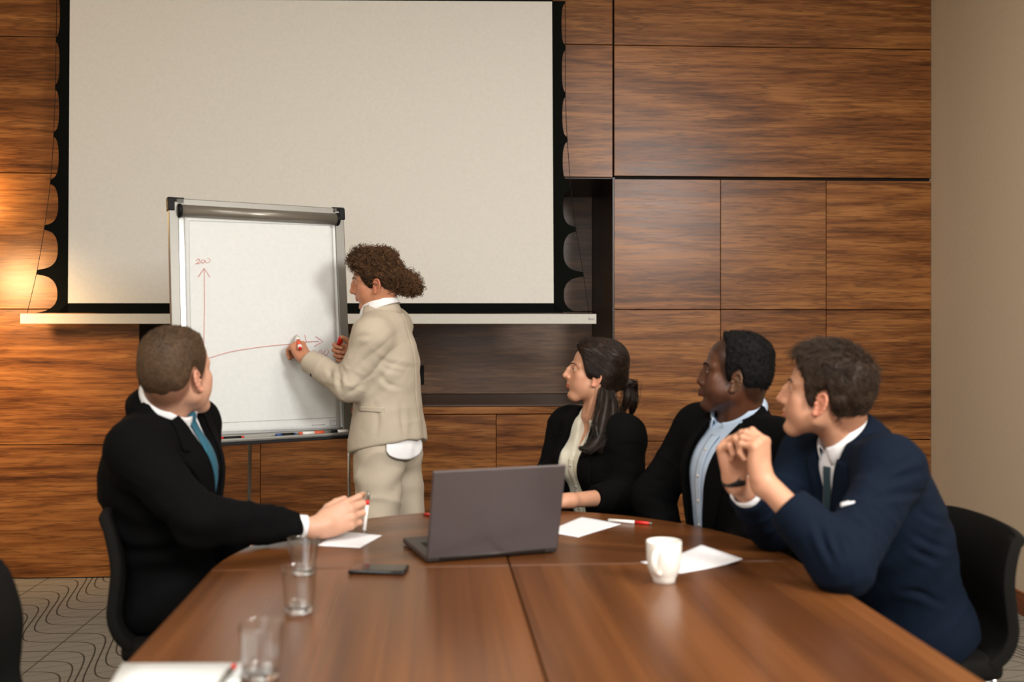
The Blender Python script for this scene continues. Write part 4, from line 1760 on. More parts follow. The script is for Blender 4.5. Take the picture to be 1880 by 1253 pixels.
def add_body(p, arms, hands, legs, h=.010, hf=.0029):
    """one continuous skin: head, neck, trunk, arms, hands, legs, feet"""
    b = Sdf()
    H = p['H']
    nb = np.asarray(p['nb'])
    # trunk and limbs, kept inside the clothes
    add_torso(b, p, -.022)
    if p.get('chest_skin'):
        T_ = p['T']
        b.ell(T_.o + T_.u * .02 * p['size'] + T_.f * .012 * p['size'], np.array((.100 * p.get('depth', 1), .150 * p.get('width', 1), .105)) * p['size'] - .001, T_.A, .03)
    for a in arms:
        b.chain(a['pts'], a['r'], .02)
    for lg_ in legs:
        b.chain(lg_['pts'], lg_['r'], .03)
    nr = p['neck_r']
    b.cone(nb - p['T'].u * .02, H.P(-.022, 0, -.03), nr * 1.03, nr * .96, .03)
    b.cone(H.P(-.03, 0, -.0), nb, nr * .9, nr * 1.0, .03)
    if p.get('scm', True):
        for sg in (-1, 1):
            b.cone(H.P(-.015, sg * .05, -.03), nb + p['T'].f * .045 + p['T'].s * sg * .012, .0125, .012, .02)
    add_head(b, H, p['hk'], **p.get('face', {}))
    tips = []
    for hd_ in hands:
        tips.append(add_hand(b, **{q: v for q, v in hd_.items() if q != 'fine'})[0])
    R_ = .145 * p['hk']
    fine = [(H.o - R_, H.o + R_, hf)]
    for hd_ in hands:
        c = np.asarray(hd_['W']) + norm(hd_['d']) * .06
        if hd_.get('fine', True):
            fine.append((c - .09, c + .09, .0034))
    allp = np.vstack([np.asarray(a['pts']) for a in arms + legs] + [[p['pel'], nb, H.o]])
    lo = allp.min(0) - .2
    hi = allp.max(0) + .2
    lo[2] = max(lo[2], .012)
    hi[2] = max(hi[2], H.o[2] + .16)
    V, F = surface(b, lo, hi, h, fine)
    return b, V, F, tips


def skin_tint(p, V, lips=(1.0, .62, .58), blush=.12, stubble=0.0, ear=.15, hair_shadow=None):
    H, k = p['H'], p['hk']
    L = H.loc(V) / k
    c = np.ones((len(V), 3))
    f, s, u = L[:, 0], np.abs(L[:, 1]), L[:, 2]
    near = (np.linalg.norm(L, axis=1) < .17)

    def mulc(m, col):
        m = (m * near)[:, None]
        c[:] = c * (1 - m + m * np.asarray(col))
    mu = -.0635 - p.get('face', {}).get('mouth_open', 0) * .5
    lw = np.clip(1 - (s / .0245) ** 2, 0, 1)
    mulc(sstep(.0105 * lw ** .5 - np.abs(u - mu), -.001, .002) * (f > .078) * (lw > 0), lips)
    ch = np.exp(-((s - .042) / .02) ** 2 - ((u + .025) / .02) ** 2) * (f > .03)
    mulc(ch, (1, 1 - blush, 1 - blush))
    mulc(np.exp(-((f - .115) / .012) ** 2 - (s / .016) ** 2 - ((u + .028) / .013) ** 2), (1, 1 - blush, 1 - blush))
    mulc(sstep(s, .074, .080) * (np.abs(f + .008) < .03), (1, 1 - ear, 1 - ear))
    if stubble:
        st = sstep(-u, .035, .06) * (f > .0) * (1 - sstep(f, .2, .3))
        mulc(st * stubble, (.6, .58, .6))
    if hair_shadow:  # short cropped hair, tinted on to the skin around the hairline
        line, hc, wd_ = hair_shadow
        o_ = np.argsort([q[0] for q in line])
        e = u - np.interp(f, np.array([q[0] for q in line])[o_], np.array([q[1] for q in line])[o_])
        nz_ = .5 + .5 * vnoise(V * 220)
        mulc(sstep(e + .006 * (nz_ - .5), -wd_, .006) * .9 * (s < .0785) * (f < .09), hc)
    # eye line
    ey = np.exp(-((s - .032) / .013) ** 2 - ((u - .0085) / .0042) ** 2) * (f > .07)
    mulc(np.clip(ey * .95, 0, 1), (.32, .24, .21))
    return c


def set_tint(o, c):
    at_ = o.data.color_attributes.new('tint', 'FLOAT_COLOR', 'POINT')
    at_.data.foreach_set('color', np.c_[c, np.ones(len(c))].astype(np.float32).ravel())


def add_eyes(p, root, iris=(.05, .03, .02, 1), gaze=(1, 0, 0)):
    H, k = p['H'], p['hk']
    for sg in (-1, 1):
        c = H.P(.0765 * k, sg * .0315 * k, .0078 * k)
        g_ = norm(H.f * gaze[0] + H.s * gaze[1] + H.u * gaze[2])
        r = .0129 * k
        prof = [(r * math.sin(a), r * math.cos(a)) for a in np.linspace(0, PI, 20)]
        V, F = lathe(prof, c, g_, 20)
        o = obj('eye', V, F, M['eye_white'], root, True)
        o.data.materials.append(M['iris'])
        for pl_ in o.data.polygons:
            v = np.mean([o.data.vertices[i].co[:] for i in pl_.vertices], axis=0) + np.array(root.location) - c
            if norm(v) @ g_ > math.cos(.80):
                pl_.material_index = 1


def add_brows(p, b, root, mat, w=.0055, hgt=.0, thick=.0025):
    H, k = p['H'], p['hk']
    for sg in (-1, 1):
        rows, cols = 14, 4
        P = np.zeros((rows, cols, 3))
        for i in range(rows):
            t = i / (rows - 1)
            s_ = .011 + .042 * t
            u_ = .0245 + hgt + .006 * math.sin(PI * t * .8) - .006 * max(0, t - .6)
            ww = w * (1 - .65 * t ** 2)
            for j in range(cols):
                P[i, j] = H.P(.13 * k - .03 * t * k, sg * s_ * k, (u_ + ww * (j / (cols - 1) - .5)) * k)
        spot_patch('eyebrow', b, P, -norm(H.f * .9 + H.s * sg * .35), mat, root, .0006, thick)


def make_shoe(name, ankle, fwd, mat, root, L=.27, heel=.012):
    an = np.asarray(ankle, float)
    f = norm([fwd[0], fwd[1], 0])
    a0 = np.array([an[0], an[1], 0]) - f * .055
    b = Sdf()
    sx = np.cross((0, 0, 1), f)
    A = np.array([f, sx, (0, 0, 1)])
    b.ell(a0 + f * .035 + np.array([0, 0, .045]), (.06, .034, .045), A, .02)
    b.ell(a0 + f * .13 + np.array([0, 0, .035]), (.09, .040, .034), A, .04)
    b.ell(a0 + f * (L - .085) + np.array([0, 0, .026]), (.075, .042, .026), A, .03)
    b.cone(a0 + f * .045 + np.array([0, 0, .05]), a0 + f * .05 + np.array([0, 0, .1]), .04, .042, .03)
    z0 = np.float32(.012)
    b.prim(lambda P: z0 - P[:, 2], None, 0, .004, 'i')
    b.prim(lambda P: P[:, 2] - .1, None, 0, .004, 'i')
    V, F = surface(b, np.append(np.minimum(a0[:2], (a0 + f * L)[:2]) - .08, 0), np.append(np.maximum(a0[:2], (a0 + f * L)[:2]) + .08, .14), .007, newton=0)
    o = obj(name, V, F, mat, root, True)
    s = []
    for t in np.linspace(0, 2 * PI, 40, endpoint=False):
        x, y = math.cos(t), math.sin(t)
        wd = .041 - .008 * (x < 0) * abs(x)
        s.append(a0 + f * (L * .46 + x * L * .52) + sx * y * wd * (1 - .12 * x * x))
    o2 = obj('sole', [q + np.array([0, 0, zz]) for zz in (0, .014) for q in s], [tuple(range(39, -1, -1)), tuple(range(40, 80))] + [(i, (i + 1) % 40, 40 + (i + 1) % 40, 40 + i) for i in range(40)], M['black_plastic'], o)
    return o


def make_trousers(p, legs, mat, root, h=.0075, disp=None, crotch_off=.0, name='trousers'):
    b = Sdf()
    pel = np.asarray(p['pel'])
    T_ = p['T']
    z = p['size']
    hu = norm(T_.o - pel)
    b.ell(pel, np.array((.118 * p.get('depth', 1), .160 * p.get('width', 1), p.get('hip_h', .085) - .005)) * z + .006, Fr(pel, T_.f, hu).A, .04)
    for lg_ in legs:
        b.chain(lg_['pts'], lg_['tr'], .04)
        arm_cut(b, lg_['pts'][-1], np.asarray(lg_['pts'][-1]) - np.asarray(lg_['pts'][-2]), .12)
    allp = np.vstack([lg_['pts'] for lg_ in legs] + [[pel]])
    lo, hi = allp.min(0) - .2, allp.max(0) + .2
    lo[2] = max(lo[2], .02)
    V, F = surface(b, lo, hi, h)
    dd = .004 * vnoise(V * np.array([9, 9, 5]))
    for i, lg_ in enumerate(legs):
        dd += limb_folds(V, lg_['pts'][1], lg_['pts'][0], lg_['pts'][2], .006, .1, 20, i)
    if disp:
        dd += disp(V)
    V = V + vnormals(V, F) * dd[:, None]
    return obj(name, V, F, mat, root, True)


M['eye_white'] = plain('eye_white', srgb(226, 218, 210), .2)
M['iris'] = plain('iris_dark', srgb(46, 30, 22), .15)
M['skin_fair'] = skin_mat('skin_fair', srgb(196, 144, 115))
M['skin_pale'] = skin_mat('skin_pale', srgb(200, 152, 126))
M['skin_tan'] = skin_mat('skin_tan', srgb(184, 126, 95))
M['skin_dark'] = skin_mat('skin_dark', srgb(86, 51, 33), .42, .02)
M['hair_brown_short'] = hair_mat('hair_brown_short', srgb(40, 29, 20), srgb(92, 70, 50), .6, .2, 160)
M['hair_dark_brown'] = hair_mat('hair_dark_brown', srgb(24, 17, 12), srgb(64, 48, 36), .5, .2)
M['hair_long'] = hair_mat('hair_long_brown', srgb(15, 11, 8), srgb(48, 33, 24), .40, .28, 60)
M['hair_curly'] = hair_mat('hair_curly_brown', srgb(28, 19, 12), srgb(124, 87, 55), .5, .3)
M['hair_matte'] = hair_mat('hair_dark_matte', srgb(22, 15, 10), srgb(64, 44, 28), .85, .1)
M['hair_black'] = hair_mat('hair_black', srgb(6, 5, 5), srgb(16, 15, 15), .75, .15)
M['suit_black'] = fabric('black_suit_wool', srgb(8, 8, 9), .9, 900, .3, .25, 9, .0, spec=.08)
M['suit_black_b'] = fabric('black_blazer_cloth', srgb(7, 7, 7), .92, 900, .3, .25, 9, .0, spec=.1)
M['suit_charcoal'] = fabric('black_wool_jacket', srgb(9, 9, 10), .9, 900, .3, .3, 9, .0, spec=.08)
M['suit_navy'] = fabric('navy_suit_wool', srgb(8, 19, 34), .85, 900, .3, .35, 9, .0, spec=.12)
M['suit_beige'] = fabric('beige_suit_cloth', srgb(182, 170, 152), .85, 900, .12, .3, 8, .0)
M['shirt_white'] = fabric('white_shirt_cotton', srgb(232, 232, 234), .8, 1200, .06, .2, 14, .0)
M['shirt_blue'] = fabric('light_blue_shirt_cotton', srgb(182, 200, 222), .8, 1200, .08, .2, 14, .0)
M['blouse'] = fabric('ivory_blouse_silk', srgb(230, 226, 208), .55, 1200, .06, .35, 16, .0)
M['tie_teal'] = fabric('teal_tie_silk', srgb(34, 92, 112), .45, 500, .3, .1, 14, .1)
M['tie_dark'] = fabric('dark_teal_tie_silk', srgb(40, 62, 70), .45, 500, .3, .1, 14, .1)
M['shoe'] = plain('black_shoe_leather', srgb(20, 18, 17), .3)
M['shoe_b'] = plain('beige_shoe_leather', srgb(150, 122, 96), .4)
M['strap'] = plain('black_watch_strap', srgb(16, 16, 17), .5)
M['button_dark'] = plain('dark_button', srgb(40, 32, 26), .3)
M['button_white'] = plain('white_button', srgb(225, 222, 215), .3)


def lerp(a, b, t):
    return np.asarray(a) * (1 - t) + np.asarray(b) * t


def facing(px, beta):
    """heading from the photo: beta 0 = profile to the left, + = turned away from the camera"""
    v = norm([(px - CX) / FP, 1, 0])
    l = np.array([-v[1], v[0], 0])
    b_ = math.radians(beta)
    return l * math.cos(b_) + v * math.sin(b_)


def facing_r(px, beta):
    v = norm([(px - CX) / FP, 1, 0])
    r = np.array([v[1], -v[0], 0])
    b_ = math.radians(beta)
    return r * math.cos(b_) + v * math.sin(b_)


def pitched(f, deg):
    f = norm(f)
    a = math.radians(deg)
    return norm(f * math.cos(a) + np.array([0, 0, 1]) * math.sin(a)), norm(np.array([0, 0, 1]) * math.cos(a) - f * math.sin(a))


def rolled(f, u, deg):
    s = np.cross(u, f)
    a = math.radians(deg)
    return norm(u * math.cos(a) + s * math.sin(a))

# ================================================================== the five people
def shoulders(nb, T_, sw, drop, fl=0.0, fr_=0.0, ul=0.0, ur=0.0):
    return (nb - T_.u * (drop - ul) + T_.s * sw + T_.f * fl, nb - T_.u * (drop - ur) - T_.s * sw + T_.f * fr_)


def seated_legs(p, kneeL, kneeR, ankL, ankR, ft, root, trmat, shoemat):
    T_ = p['T']
    z = p['size']
    out = []
    for sg, kn, an in ((1, kneeL, ankL), (-1, kneeR, ankR)):
        hip = np.asarray(p['pel']) + T_.s * sg * .085 * z + T_.f * .02 + np.array([0, 0, .01])
        an = np.asarray(an, float)
        out.append(dict(pts=[hip, np.asarray(kn, float), an], r=[.06 * z, .046 * z, .036 * z], tr=[.076 * z, .064 * z, .055 * z]))
        make_shoe('shoe', an, ft, shoemat, root)
    make_trousers(p, out, trmat, root)
    return out


def skin(p, arms, hands, legs, root, mat, **kw):
    b, V, F, tips = add_body(p, arms, hands, legs)
    o = obj('body', V, F, mat, root, True)
    set_tint(o, skin_tint(p, V, **kw))
    return b, tips


SHORT_LINE = [(.13, .10), (.098, .088), (.080, .078), (.062, .066), (.050, .048), (.044, .026), (.040, .012), (.030, -.002), (.022, -.020), (.014, -.022), (.010, .014), (-.012, .030), (-.022, .016), (-.030, -.022), (-.045, -.048), (-.07, -.062), (-.13, -.066)]


def jc_prof(r, dh=0.0):
    return [(r + .008, -.02), (r + .0095, .02 - dh), (r + .011, .036 - dh), (r + .015, .038 - dh), (r + .020, .028 - dh), (r + .027, .002), (r + .033, -.034)]


# ------------------------------------------------------------------ left man, black suit, teal tie
def man_left():
    p = dict(size=1.0, neck_r=.058, hk=1.04, depth=1.22, ease=.02, belly=.72)
    nb = at(300, 756, 2.93)
    pel = at(320, 1105, 2.95)
    f = facing_r(300, -26)
    T_ = Fr(at(295, 866, 2.95), f, at(290, 772, 2.93) - at(300, 1000, 2.95))
    hf, hu = pitched(facing_r(323, 46), 11)
    p.update(T=T_, nb=nb, pel=pel, H=Fr(at(324, 692, 2.89), hf, hu))
    p['face'] = dict(jaw=1.0, fat=.85)
    p['shL'], p['shR'] = shoulders(nb, T_, .175, .066, .01, .0, 0, -.022)
    root = thing('person', 'seated man in black suit and teal tie, head turned to the flip chart', 'person', (pel[0], pel[1], 0))
    elR, wrR = at(366, 956, 2.70), at(556, 972, 2.83)
    elL = p['shL'] + T_.f * .0 - np.array([0, 0, .26])
    wrL = elL + T_.f * .20 + np.array([0, -.09, -.10])
    dR = norm(at(640, 946, 2.88) - at(575, 974, 2.835))
    W = at(586, 968, 2.835)
    kn = [pel + T_.f * .44 + T_.s * s_ + np.array([0, 0, .02]) for s_ in (.13, -.10)]
    an = [np.array([k[0] - .02, k[1], .09]) for k in kn]
    legs = seated_legs(p, kn[0], kn[1], an[0], an[1], T_.f, root, M['suit_black'], M['shoe'])
    arms = [dict(pts=[p['shL'], elL, wrL], r=[.04, .036, .027]), dict(pts=[p['shR'], elR, W], r=[.04, .036, .0245])]
    hands = [dict(W=W, d=dR, n=(.12, 1, -.05), right=True, k=1.06, curls=[(16, 36, 22), (24, 42, 26), (28, 44, 26), (30, 42, 26)], spread=1.5,
                  thumb=[(.62, .35, .7), (.85, .15, .45), (.95, .0, .2)]),
             dict(W=wrL, d=T_.f - T_.u * .15, n=(0, 0, -1), right=False, fine=False)]
    b, tips = skin(p, arms, hands, legs, root, M['skin_pale'], stubble=.0, hair_shadow=(SHORT_LINE, (.32, .26, .22), .03))
    # pen held upright
    pen('ballpoint_pen', 'pen held upright in the left man\'s fingers', at(668, 980, 2.905), at(677, 901, 2.915), .0055,
        [(0, .08, .35, .8, 'alu', 'tip'), (.08, .66, .95, 1, 'white_plastic', 'barrel'), (.66, .78, 1, 1, 'red', 'grip'), (.78, 1, 1, .7, 'alu_dark', 'cap')], None, 'pen')
    make_shirt(p, M['shirt_white'], root)
    sl = [dict(pts=[p['shL'], elL, wrL], r=[.07, .06, .045]),
          dict(pts=[p['shR'], elR, lerp(elR, W, .82)], r=[.072, .064, .036], fold=.010)]
    vp = [(.066, .30), (-.066, .30), (-.066, .17), (0, -.15), (.066, .17)]

    def fold(V):
        L = T_.loc(V)
        q = np.exp(-((L[:, 2] + .14) / .10) ** 2)
        return .006 * q * np.sin(L[:, 2] * 75 + 2.5 * vnoise(V * 9))
    jk, js, jc = make_jacket(p, dict(jacket=M['suit_black']), root, sl, vp, disp=fold)
    for sg in (1, -1):
        make_lapel(p, js, sg, (sg * .070, .170), (sg * .004, -.145), .075, M['suit_black'], root, notch=.25)
    ax = norm(p['H'].P(-.02, 0, -.04) - nb) * .6 + T_.u * .4
    shirt_collar(nb + ax * .016 + T_.f * .004, ax + T_.f * .5, T_.f, .066, .050, .038, M['shirt_white'], root, .2)
    ring_band('jacket_collar', nb + ax * .0 + T_.f * .006, ax + T_.f * .55, T_.f, lambda q: jc_prof(p['neck_r'] + .005), M['suit_black'], root, 1.05, 40, 1.08, 1.12, thick=.004)
    ss = Sdf()
    add_torso(ss, p, .004, hips=False)
    patch('tie', ss, T_, [(.018, .145), (.015, .12), (.030, .02), (.042, -.15), (.042, -.30)], [(-.018, .145), (-.015, .12), (-.030, .02), (-.042, -.15), (-.042, -.30)], 40, 6, M['tie_teal'], root, .0075, .004)
    knot = Sdf()
    kc = project_on(ss, [T_.P(.3, 0, .150)], -T_.f)[0] + T_.f * .010
    knot.cone(kc + T_.u * .010, kc - T_.u * .012, .0135, .0085, .004)
    V, F = surface(knot, kc - .05, kc + .05, .004)
    obj('tie_knot', V, F, M['tie_teal'], root, True)
    cuff('shirt_cuff', lerp(elR, W, .83), W - elR, .0305, .018, M['shirt_white'], root)
    # close-cropped hair
    H, k = p['H'], p['hk']
    sc = scalp_sdf(H, k)
    line = [(.13, .10), (.098, .094), (.082, .085), (.066, .074), (.054, .056), (.046, .030), (.040, .010), (.030, .002), (.022, -.012), (.014, -.012), (.010, .016), (-.012, .030), (-.022, .012), (-.032, -.016), (-.045, -.036), (-.06, -.046), (-.08, -.052), (-.13, -.054)]
    o, V, N, g_, hs = hair_shell('hair', sc, H, k, lambda L: .0045 + .007 * sstep(L[:, 2], .06, .13), line, M['hair_brown_short'], root, .0035, .0015, 45, edge=.03)
    short_strands('hair_strands', V, N, g_, lambda L: H.f * .8 - H.u * (.6 - 4 * L[:, 2:3]) * (L[:, 2:3] < .1) + np.zeros_like(L), 3200, lambda L: .006 + .010 * sstep(L[:, 2], .07, .13),
                  lambda L: .25 + 0 * L[:, 0], .00042, M['hair_brown_short'], o, 2)
    add_brows(p, b, root, M['hair_brown_short'])
    add_eyes(p, root)
    return p


# ------------------------------------------------------------------ standing woman, beige suit, curly hair
def woman_standing():
    p = dict(size=.92, hip_h=.13, neck_r=.047, hk=.94, depth=.95, width=.93, ease=.014, belly=.9)
    Y0 = 4.04
    nb = at(699, 571, Y0)
    pel = at(712, 815, Y0 + .02)
    f = facing(712, 26)
    T_ = Fr(at(711, 660, Y0), f, nb - pel + np.array([0, 0, .0]))
    hf, hu = pitched(facing(690, 10), -6)
    hu = rolled(hf, hu, 8)
    p.update(T=T_, nb=nb, pel=pel, H=Fr(at(693, 518, Y0 - .01), hf, hu))
    p['face'] = dict(jaw=.9, nose=(.000, -.002, .95), bridge=.002, chin=-.003, brow=.75, lips=.95, eyeopen=.0022)
    p['shL'], p['shR'] = shoulders(nb, T_, .150, .072, -.026, .02, -.026, 0)
    root = thing('person', 'standing woman with curly hair in beige suit writing on the flip chart', 'person', (pel[0], pel[1], 0))
    elL, wrL = at(640, 708, 3.90), at(566, 664, 4.03)
    tgt = Bpix(534, 632)
    W = at(562, 660, 4.006)
    dL = norm(at(546, 634, 4.040) - W)
    elR = p['shR'] + T_.f * .06 - np.array([0, 0, .235])
    wrR = at(660, 655, 4.12)
    hipL, hipR = pel + T_.s * .08 - np.array([0, 0, .02]), pel - T_.s * .08 - np.array([0, 0, .02])
    legs = []
    ft = T_.f
    for hip, kn, an in ((hipL, at(690, 1000, 3.92), at(724, 1190, 3.95)), (hipR, at(748, 1000, 4.12), at(752, 1178, 4.2))):
        an = np.array([an[0], an[1], .085])
        legs.append(dict(pts=[hip, kn, an], r=[.055, .045, .034], tr=[.092, .076, .070]))
        make_shoe('shoe', an, ft, M['shoe_b'], root, .245)

    def tf(V):
        hp, kp = legs[0]['pts'][0], legs[0]['pts'][1]
        return ridges(V, hp, kp, 10, 5, .010, 2.0) + .003 * vnoise(V * np.array([16, 16, 5])) + .004 * np.sin(V[:, 2] * 60 + 5 * vnoise(V * 6)) * np.exp(-((V[:, 2] - .74) / .08) ** 2)
    make_trousers(p, legs, M['suit_beige'], root, disp=tf)
    arms = [dict(pts=[p['shL'], elL, W], r=[.034, .030, .023]), dict(pts=[p['shR'], elR, wrR], r=[.034, .030, .023])]
    hands = [dict(W=W, d=dL, n=-bn + np.array([-.35, 0, -.1]), right=False, k=.92, curls=[(48, 50, 25), (60, 55, 30), (66, 55, 30), (70, 55, 30)], spread=3,
                  thumb=[(.6, .35, .75), (.85, .1, .55), (.9, -.1, .45)]),
             dict(W=wrR, d=(-.95, .12, .22), n=(-.15, -1, -.1), right=True, k=.92, curls=[(60, 75, 45), (72, 85, 50), (76, 85, 50), (80, 85, 50)],
                  thumb=[(.5, .7, .55), (.55, .55, .65), (.5, .35, .8)])]
    b, tips = skin(p, arms, hands, legs, root, M['skin_tan'], lips=(.86, .48, .46), blush=.14)
    make_shirt(p, M['shirt_white'], root, .002)
    up = norm(pel - nb)
    sl = [dict(pts=[p['shL'], elL, lerp(elL, W, .92)], r=[.064, .056, .042], fold=.010, pit=.004),
          dict(pts=[p['shR'], elR, wrR + norm(elR - wrR) * .03], r=[.064, .058, .044])]

    def skirt(t):
        for a, rr in ((pel + np.array([0, 0, .10]), (.122, .155, .16)), (pel - np.array([0, 0, .03]), (.138, .166, .16))):
            t.ell(a, rr, Fr(a, T_.f, (0, 0, 1)).A, .06)
    hem_o = at(716, 819, Y0)

    def fold(V):
        L = T_.loc(V)
        back = sstep(-L[:, 0], -.03, .05)
        d = .0012 * np.sin((L[:, 2] * .8 + L[:, 1] * .6) * 70 + 3 * vnoise(V * 7)) * np.exp(-((L[:, 2] + .02) / .10) ** 2) * back
        d += .004 * np.sin(L[:, 1] * 55 + 2 * vnoise(V * 5)) * sstep(-L[:, 2], .15, .3)
        seam = np.exp(-((L[:, 1] - .0) / .004) ** 2) * back
        return d - .003 * seam
    p['lines'] = ([[(698, 660), (718, 668), (748, 675)], [(697, 666), (711, 677), (740, 684)], [(628, 678), (625, 700), (630, 726)], [(619, 683), (622, 708)], [(655, 622), (668, 617), (682, 617)],
                   [(700, 690), (712, 705), (735, 712)], [(604, 676), (608, 694)], [(668, 700), (650, 716), (636, 722)], [(690, 800), (694, 770), (690, 745)], [(742, 800), (738, 770), (735, 740)]], .0045, 4.5)
    jk, js, jc = make_jacket(p, dict(jacket=M['suit_beige']), root, sl, [(.045, .3), (-.045, .3), (-.04, .12), (0, -.08), (.04, .12)], disp=fold, hem=(hem_o, np.array([0, .1, 1]) + T_.f * .20), extra=skirt, h=.005)
    for sg in (1, -1):
        make_lapel(p, js, sg, (sg * .05, .13), (sg * .004, -.08), .06, M['suit_beige'], root)
    ax = norm(p['H'].P(-.02, 0, -.04) - nb) * .5 + T_.u * .5
    shirt_collar(nb + ax * .004 + T_.f * .004, ax + T_.f * .35, T_.f, .052, .050, .034, M['shirt_white'], root, .25, flap=.044, point=.03, out=.02)
    ring_band('jacket_collar', nb + ax * .0 + T_.f * .006, ax + T_.f * .35, T_.f, lambda q: jc_prof(p['neck_r'], .012), M['suit_beige'], root, 1.1, 40, 1.08, 1.1, thick=.004)
    # shirt tail showing below the hem at the back
    tl = Sdf()
    tc = pel - np.array([0, 0, .045])
    tl.ell(tc, (.140, .168, .135), Fr(tc, T_.f, (0, 0, 1)).A, .01)
    for lg_ in legs:
        tl.chain(lg_['pts'][:2], [r_ + .008 for r_ in lg_['tr'][:2]], .05)
    rows, cols = 14, 22
    P = np.zeros((cols, rows, 3))
    for i in range(cols):
        a_ = PI + (-1.15 + 1.45 * i / (cols - 1))
        low = .048 * (1 - (2 * i / (cols - 1) - 1) ** 2) ** .6
        for j in range(rows):
            P[i, j] = tc + (T_.f * math.cos(a_) + T_.s * math.sin(a_)) * .25 + np.array([0, 0, .10 - (j / (rows - 1)) * (.055 + low)])
    Q = P.reshape(-1, 3)
    dirs = np.array([tc[0], tc[1], 0]) - Q * np.array([1, 1, 0])
    dirs /= np.linalg.norm(dirs, axis=1, keepdims=True)
    Q = project_on(tl, Q, dirs, lift=.002)
    Q = Q + dirs * (-.004 * vnoise(Q * 30))[:, None]
    solid(obj('shirt_tail', Q, grid_faces(cols, rows), M['shirt_white'], root, True), .003, 0)
    # hip pocket flap, cuff button
    P = np.zeros((16, 6, 3))
    for i in range(16):
        for j in range(6):
            t = i / 15
            P[i, j] = at(658 + 50 * t, 746 + 2.5 * t + (9.5 + 1.0 * t) * j / 5, 3.6)
    fdir = norm(at(684, 750, 1) - np.array([0, 0, CH]))
    spot_patch('pocket_flap', p['js'], P, fdir, M['suit_beige'], root, .0035, .004)
    bq = project_on(p['js'], [at(573, 688, 3.7)], norm(at(573, 688, 1) - np.array([0, 0, CH])))[0]
    V, F = lathe([(0, -.001), (.0075, -.001), (.0085, .002), (.006, .003), (0, .0024)], bq, (0, -1, -.2), 16)
    obj('cuff_button', V, F, M['button_dark'], root, True)
    # marker in the writing hand, red cap in the other
    m0, m1 = Bpix(546, 621, .045), at(553, 647, 3.955)
    md = norm(m1 - m0)
    pen('whiteboard_marker', 'white marker with red end in the standing woman\'s writing hand', m0 - md * .030, m0 + md * .105, .0088,
        [(0, .10, .3, .5, 'red', 'tip'), (.10, .2, .75, .75, 'white_plastic', 'collar'), (.2, .45, 1, 1, 'white_plastic', 'barrel'), (.45, .8, 1.01, 1.01, 'orange', 'sleeve'), (.8, .95, 1, 1, 'white_plastic', 'barrel'), (.95, 1, .8, .8, 'red', 'end_plug')])
    c_ = (tips[1][0][1] + tips[1][4][2]) / 2 + np.array([0, -.012, .004])
    cp = thing('marker_cap', 'red marker cap held in the standing woman\'s right hand', 'cap', tuple(c_))
    V, F = lathe([(0, -.018), (.0088, -.018), (.0092, .016), (.007, .02), (0, .02)], c_, (.35, -.5, .8), 18)
    obj('cap_body', V, F, M['red'], cp, True)
    V, F = tubes(np.array([c_ + norm((.35, -.5, .8)) * .015 + np.array([.01, 0, 0]), c_ - norm((.35, -.5, .8)) * .012 + np.array([.012, 0, 0])]), [.0022, .0022], 8)
    obj('clip', V, F, M['red'], cp, True)
    # curly hair drawn back into a puff
    H, k = p['H'], p['hk']
    sc = scalp_sdf(H, k)
    line = [(.13, .085), (.100, .078), (.085, .060), (.070, .048), (.058, .030), (.048, .010), (.036, -.004), (.024, -.016), (.012, -.018), (.008, .004), (-.012, .018), (-.022, .004), (-.030, -.025), (-.045, -.045), (-.07, -.058), (-.13, -.062)]

    def th(L):
        f_, s_, u_ = L[:, 0], L[:, 1], L[:, 2]
        t = .007 + .006 * sstep(u_, .04, .12) + .022 * np.exp(-((f_ - .075) / .045) ** 2) * sstep(u_, .05, .09)
        return t
    puff = H.P(-.112 * k, 0, -.018 * k) + np.array([.004, 0, .004])

    def ex(s):
        s.ell(puff, (.050, .055, .046), None, .02)
        s.ell(puff + np.array([.032, 0, -.020]), (.036, .04, .03), None, .02)
    o, V, N, g_, hs = hair_shell('hair', sc, H, k, th, line, M['hair_matte'], root, .0045, .007, 55, ex, .018)
    rg = np.random.default_rng(11)
    L, e = g_(V)
    isp = np.linalg.norm(V - puff, axis=1) < .085
    ok = np.nonzero((e > .002) | isp)[0]
    n = 2800
    idx = rg.choice(ok, n)
    pos, nr_ = V[idx], N[idx]
    Lc = L[idx]
    K = 16
    t = np.linspace(0, 1, K)
    tie = H.P(-.115 * k, 0, 0)
    tdir = tie - pos
    tdir /= np.linalg.norm(tdir, axis=1, keepdims=True)
    pf = isp[idx]
    wild = (pf | (Lc[:, 2] > .085) | (Lc[:, 0] > .055)) & (rg.random(n) < .8)
    rd = rg.normal(0, 1, (n, 3))
    ad = np.where(wild[:, None], nr_ * .55 + rd * .55 + np.array([0, 0, -.15]), tdir * .9 + rd * .25)
    ad /= np.linalg.norm(ad, axis=1, keepdims=True)
    ln = np.where(wild, rg.uniform(.010, .028, n), rg.uniform(.035, .065, n))
    cr = np.where(wild, rg.uniform(.003, .0075, n), rg.uniform(.0022, .0050, n))
    trn = np.where(wild, rg.uniform(1.2, 2.6, n), rg.uniform(1.5, 3.0, n))
    e1 = np.cross(ad, nr_ + .1 * rd)
    e1 /= np.linalg.norm(e1, axis=1, keepdims=True) + 1e-9
    e2 = np.cross(ad, e1)
    ph = rg.uniform(0, 6.28, n)
    an_ = ph[:, None] + 2 * PI * trn[:, None] * t[None]
    gr = cr[:, None] * (.55 + .45 * t[None])
    pts = pos[:, None] + nr_[:, None] * np.where(wild, -.003, .0015)[:, None, None] + ad[:, None] * (ln[:, None] * t[None])[:, :, None] + e1[:, None] * (gr * np.cos(an_))[:, :, None] + e2[:, None] * (gr * np.sin(an_))[:, :, None]
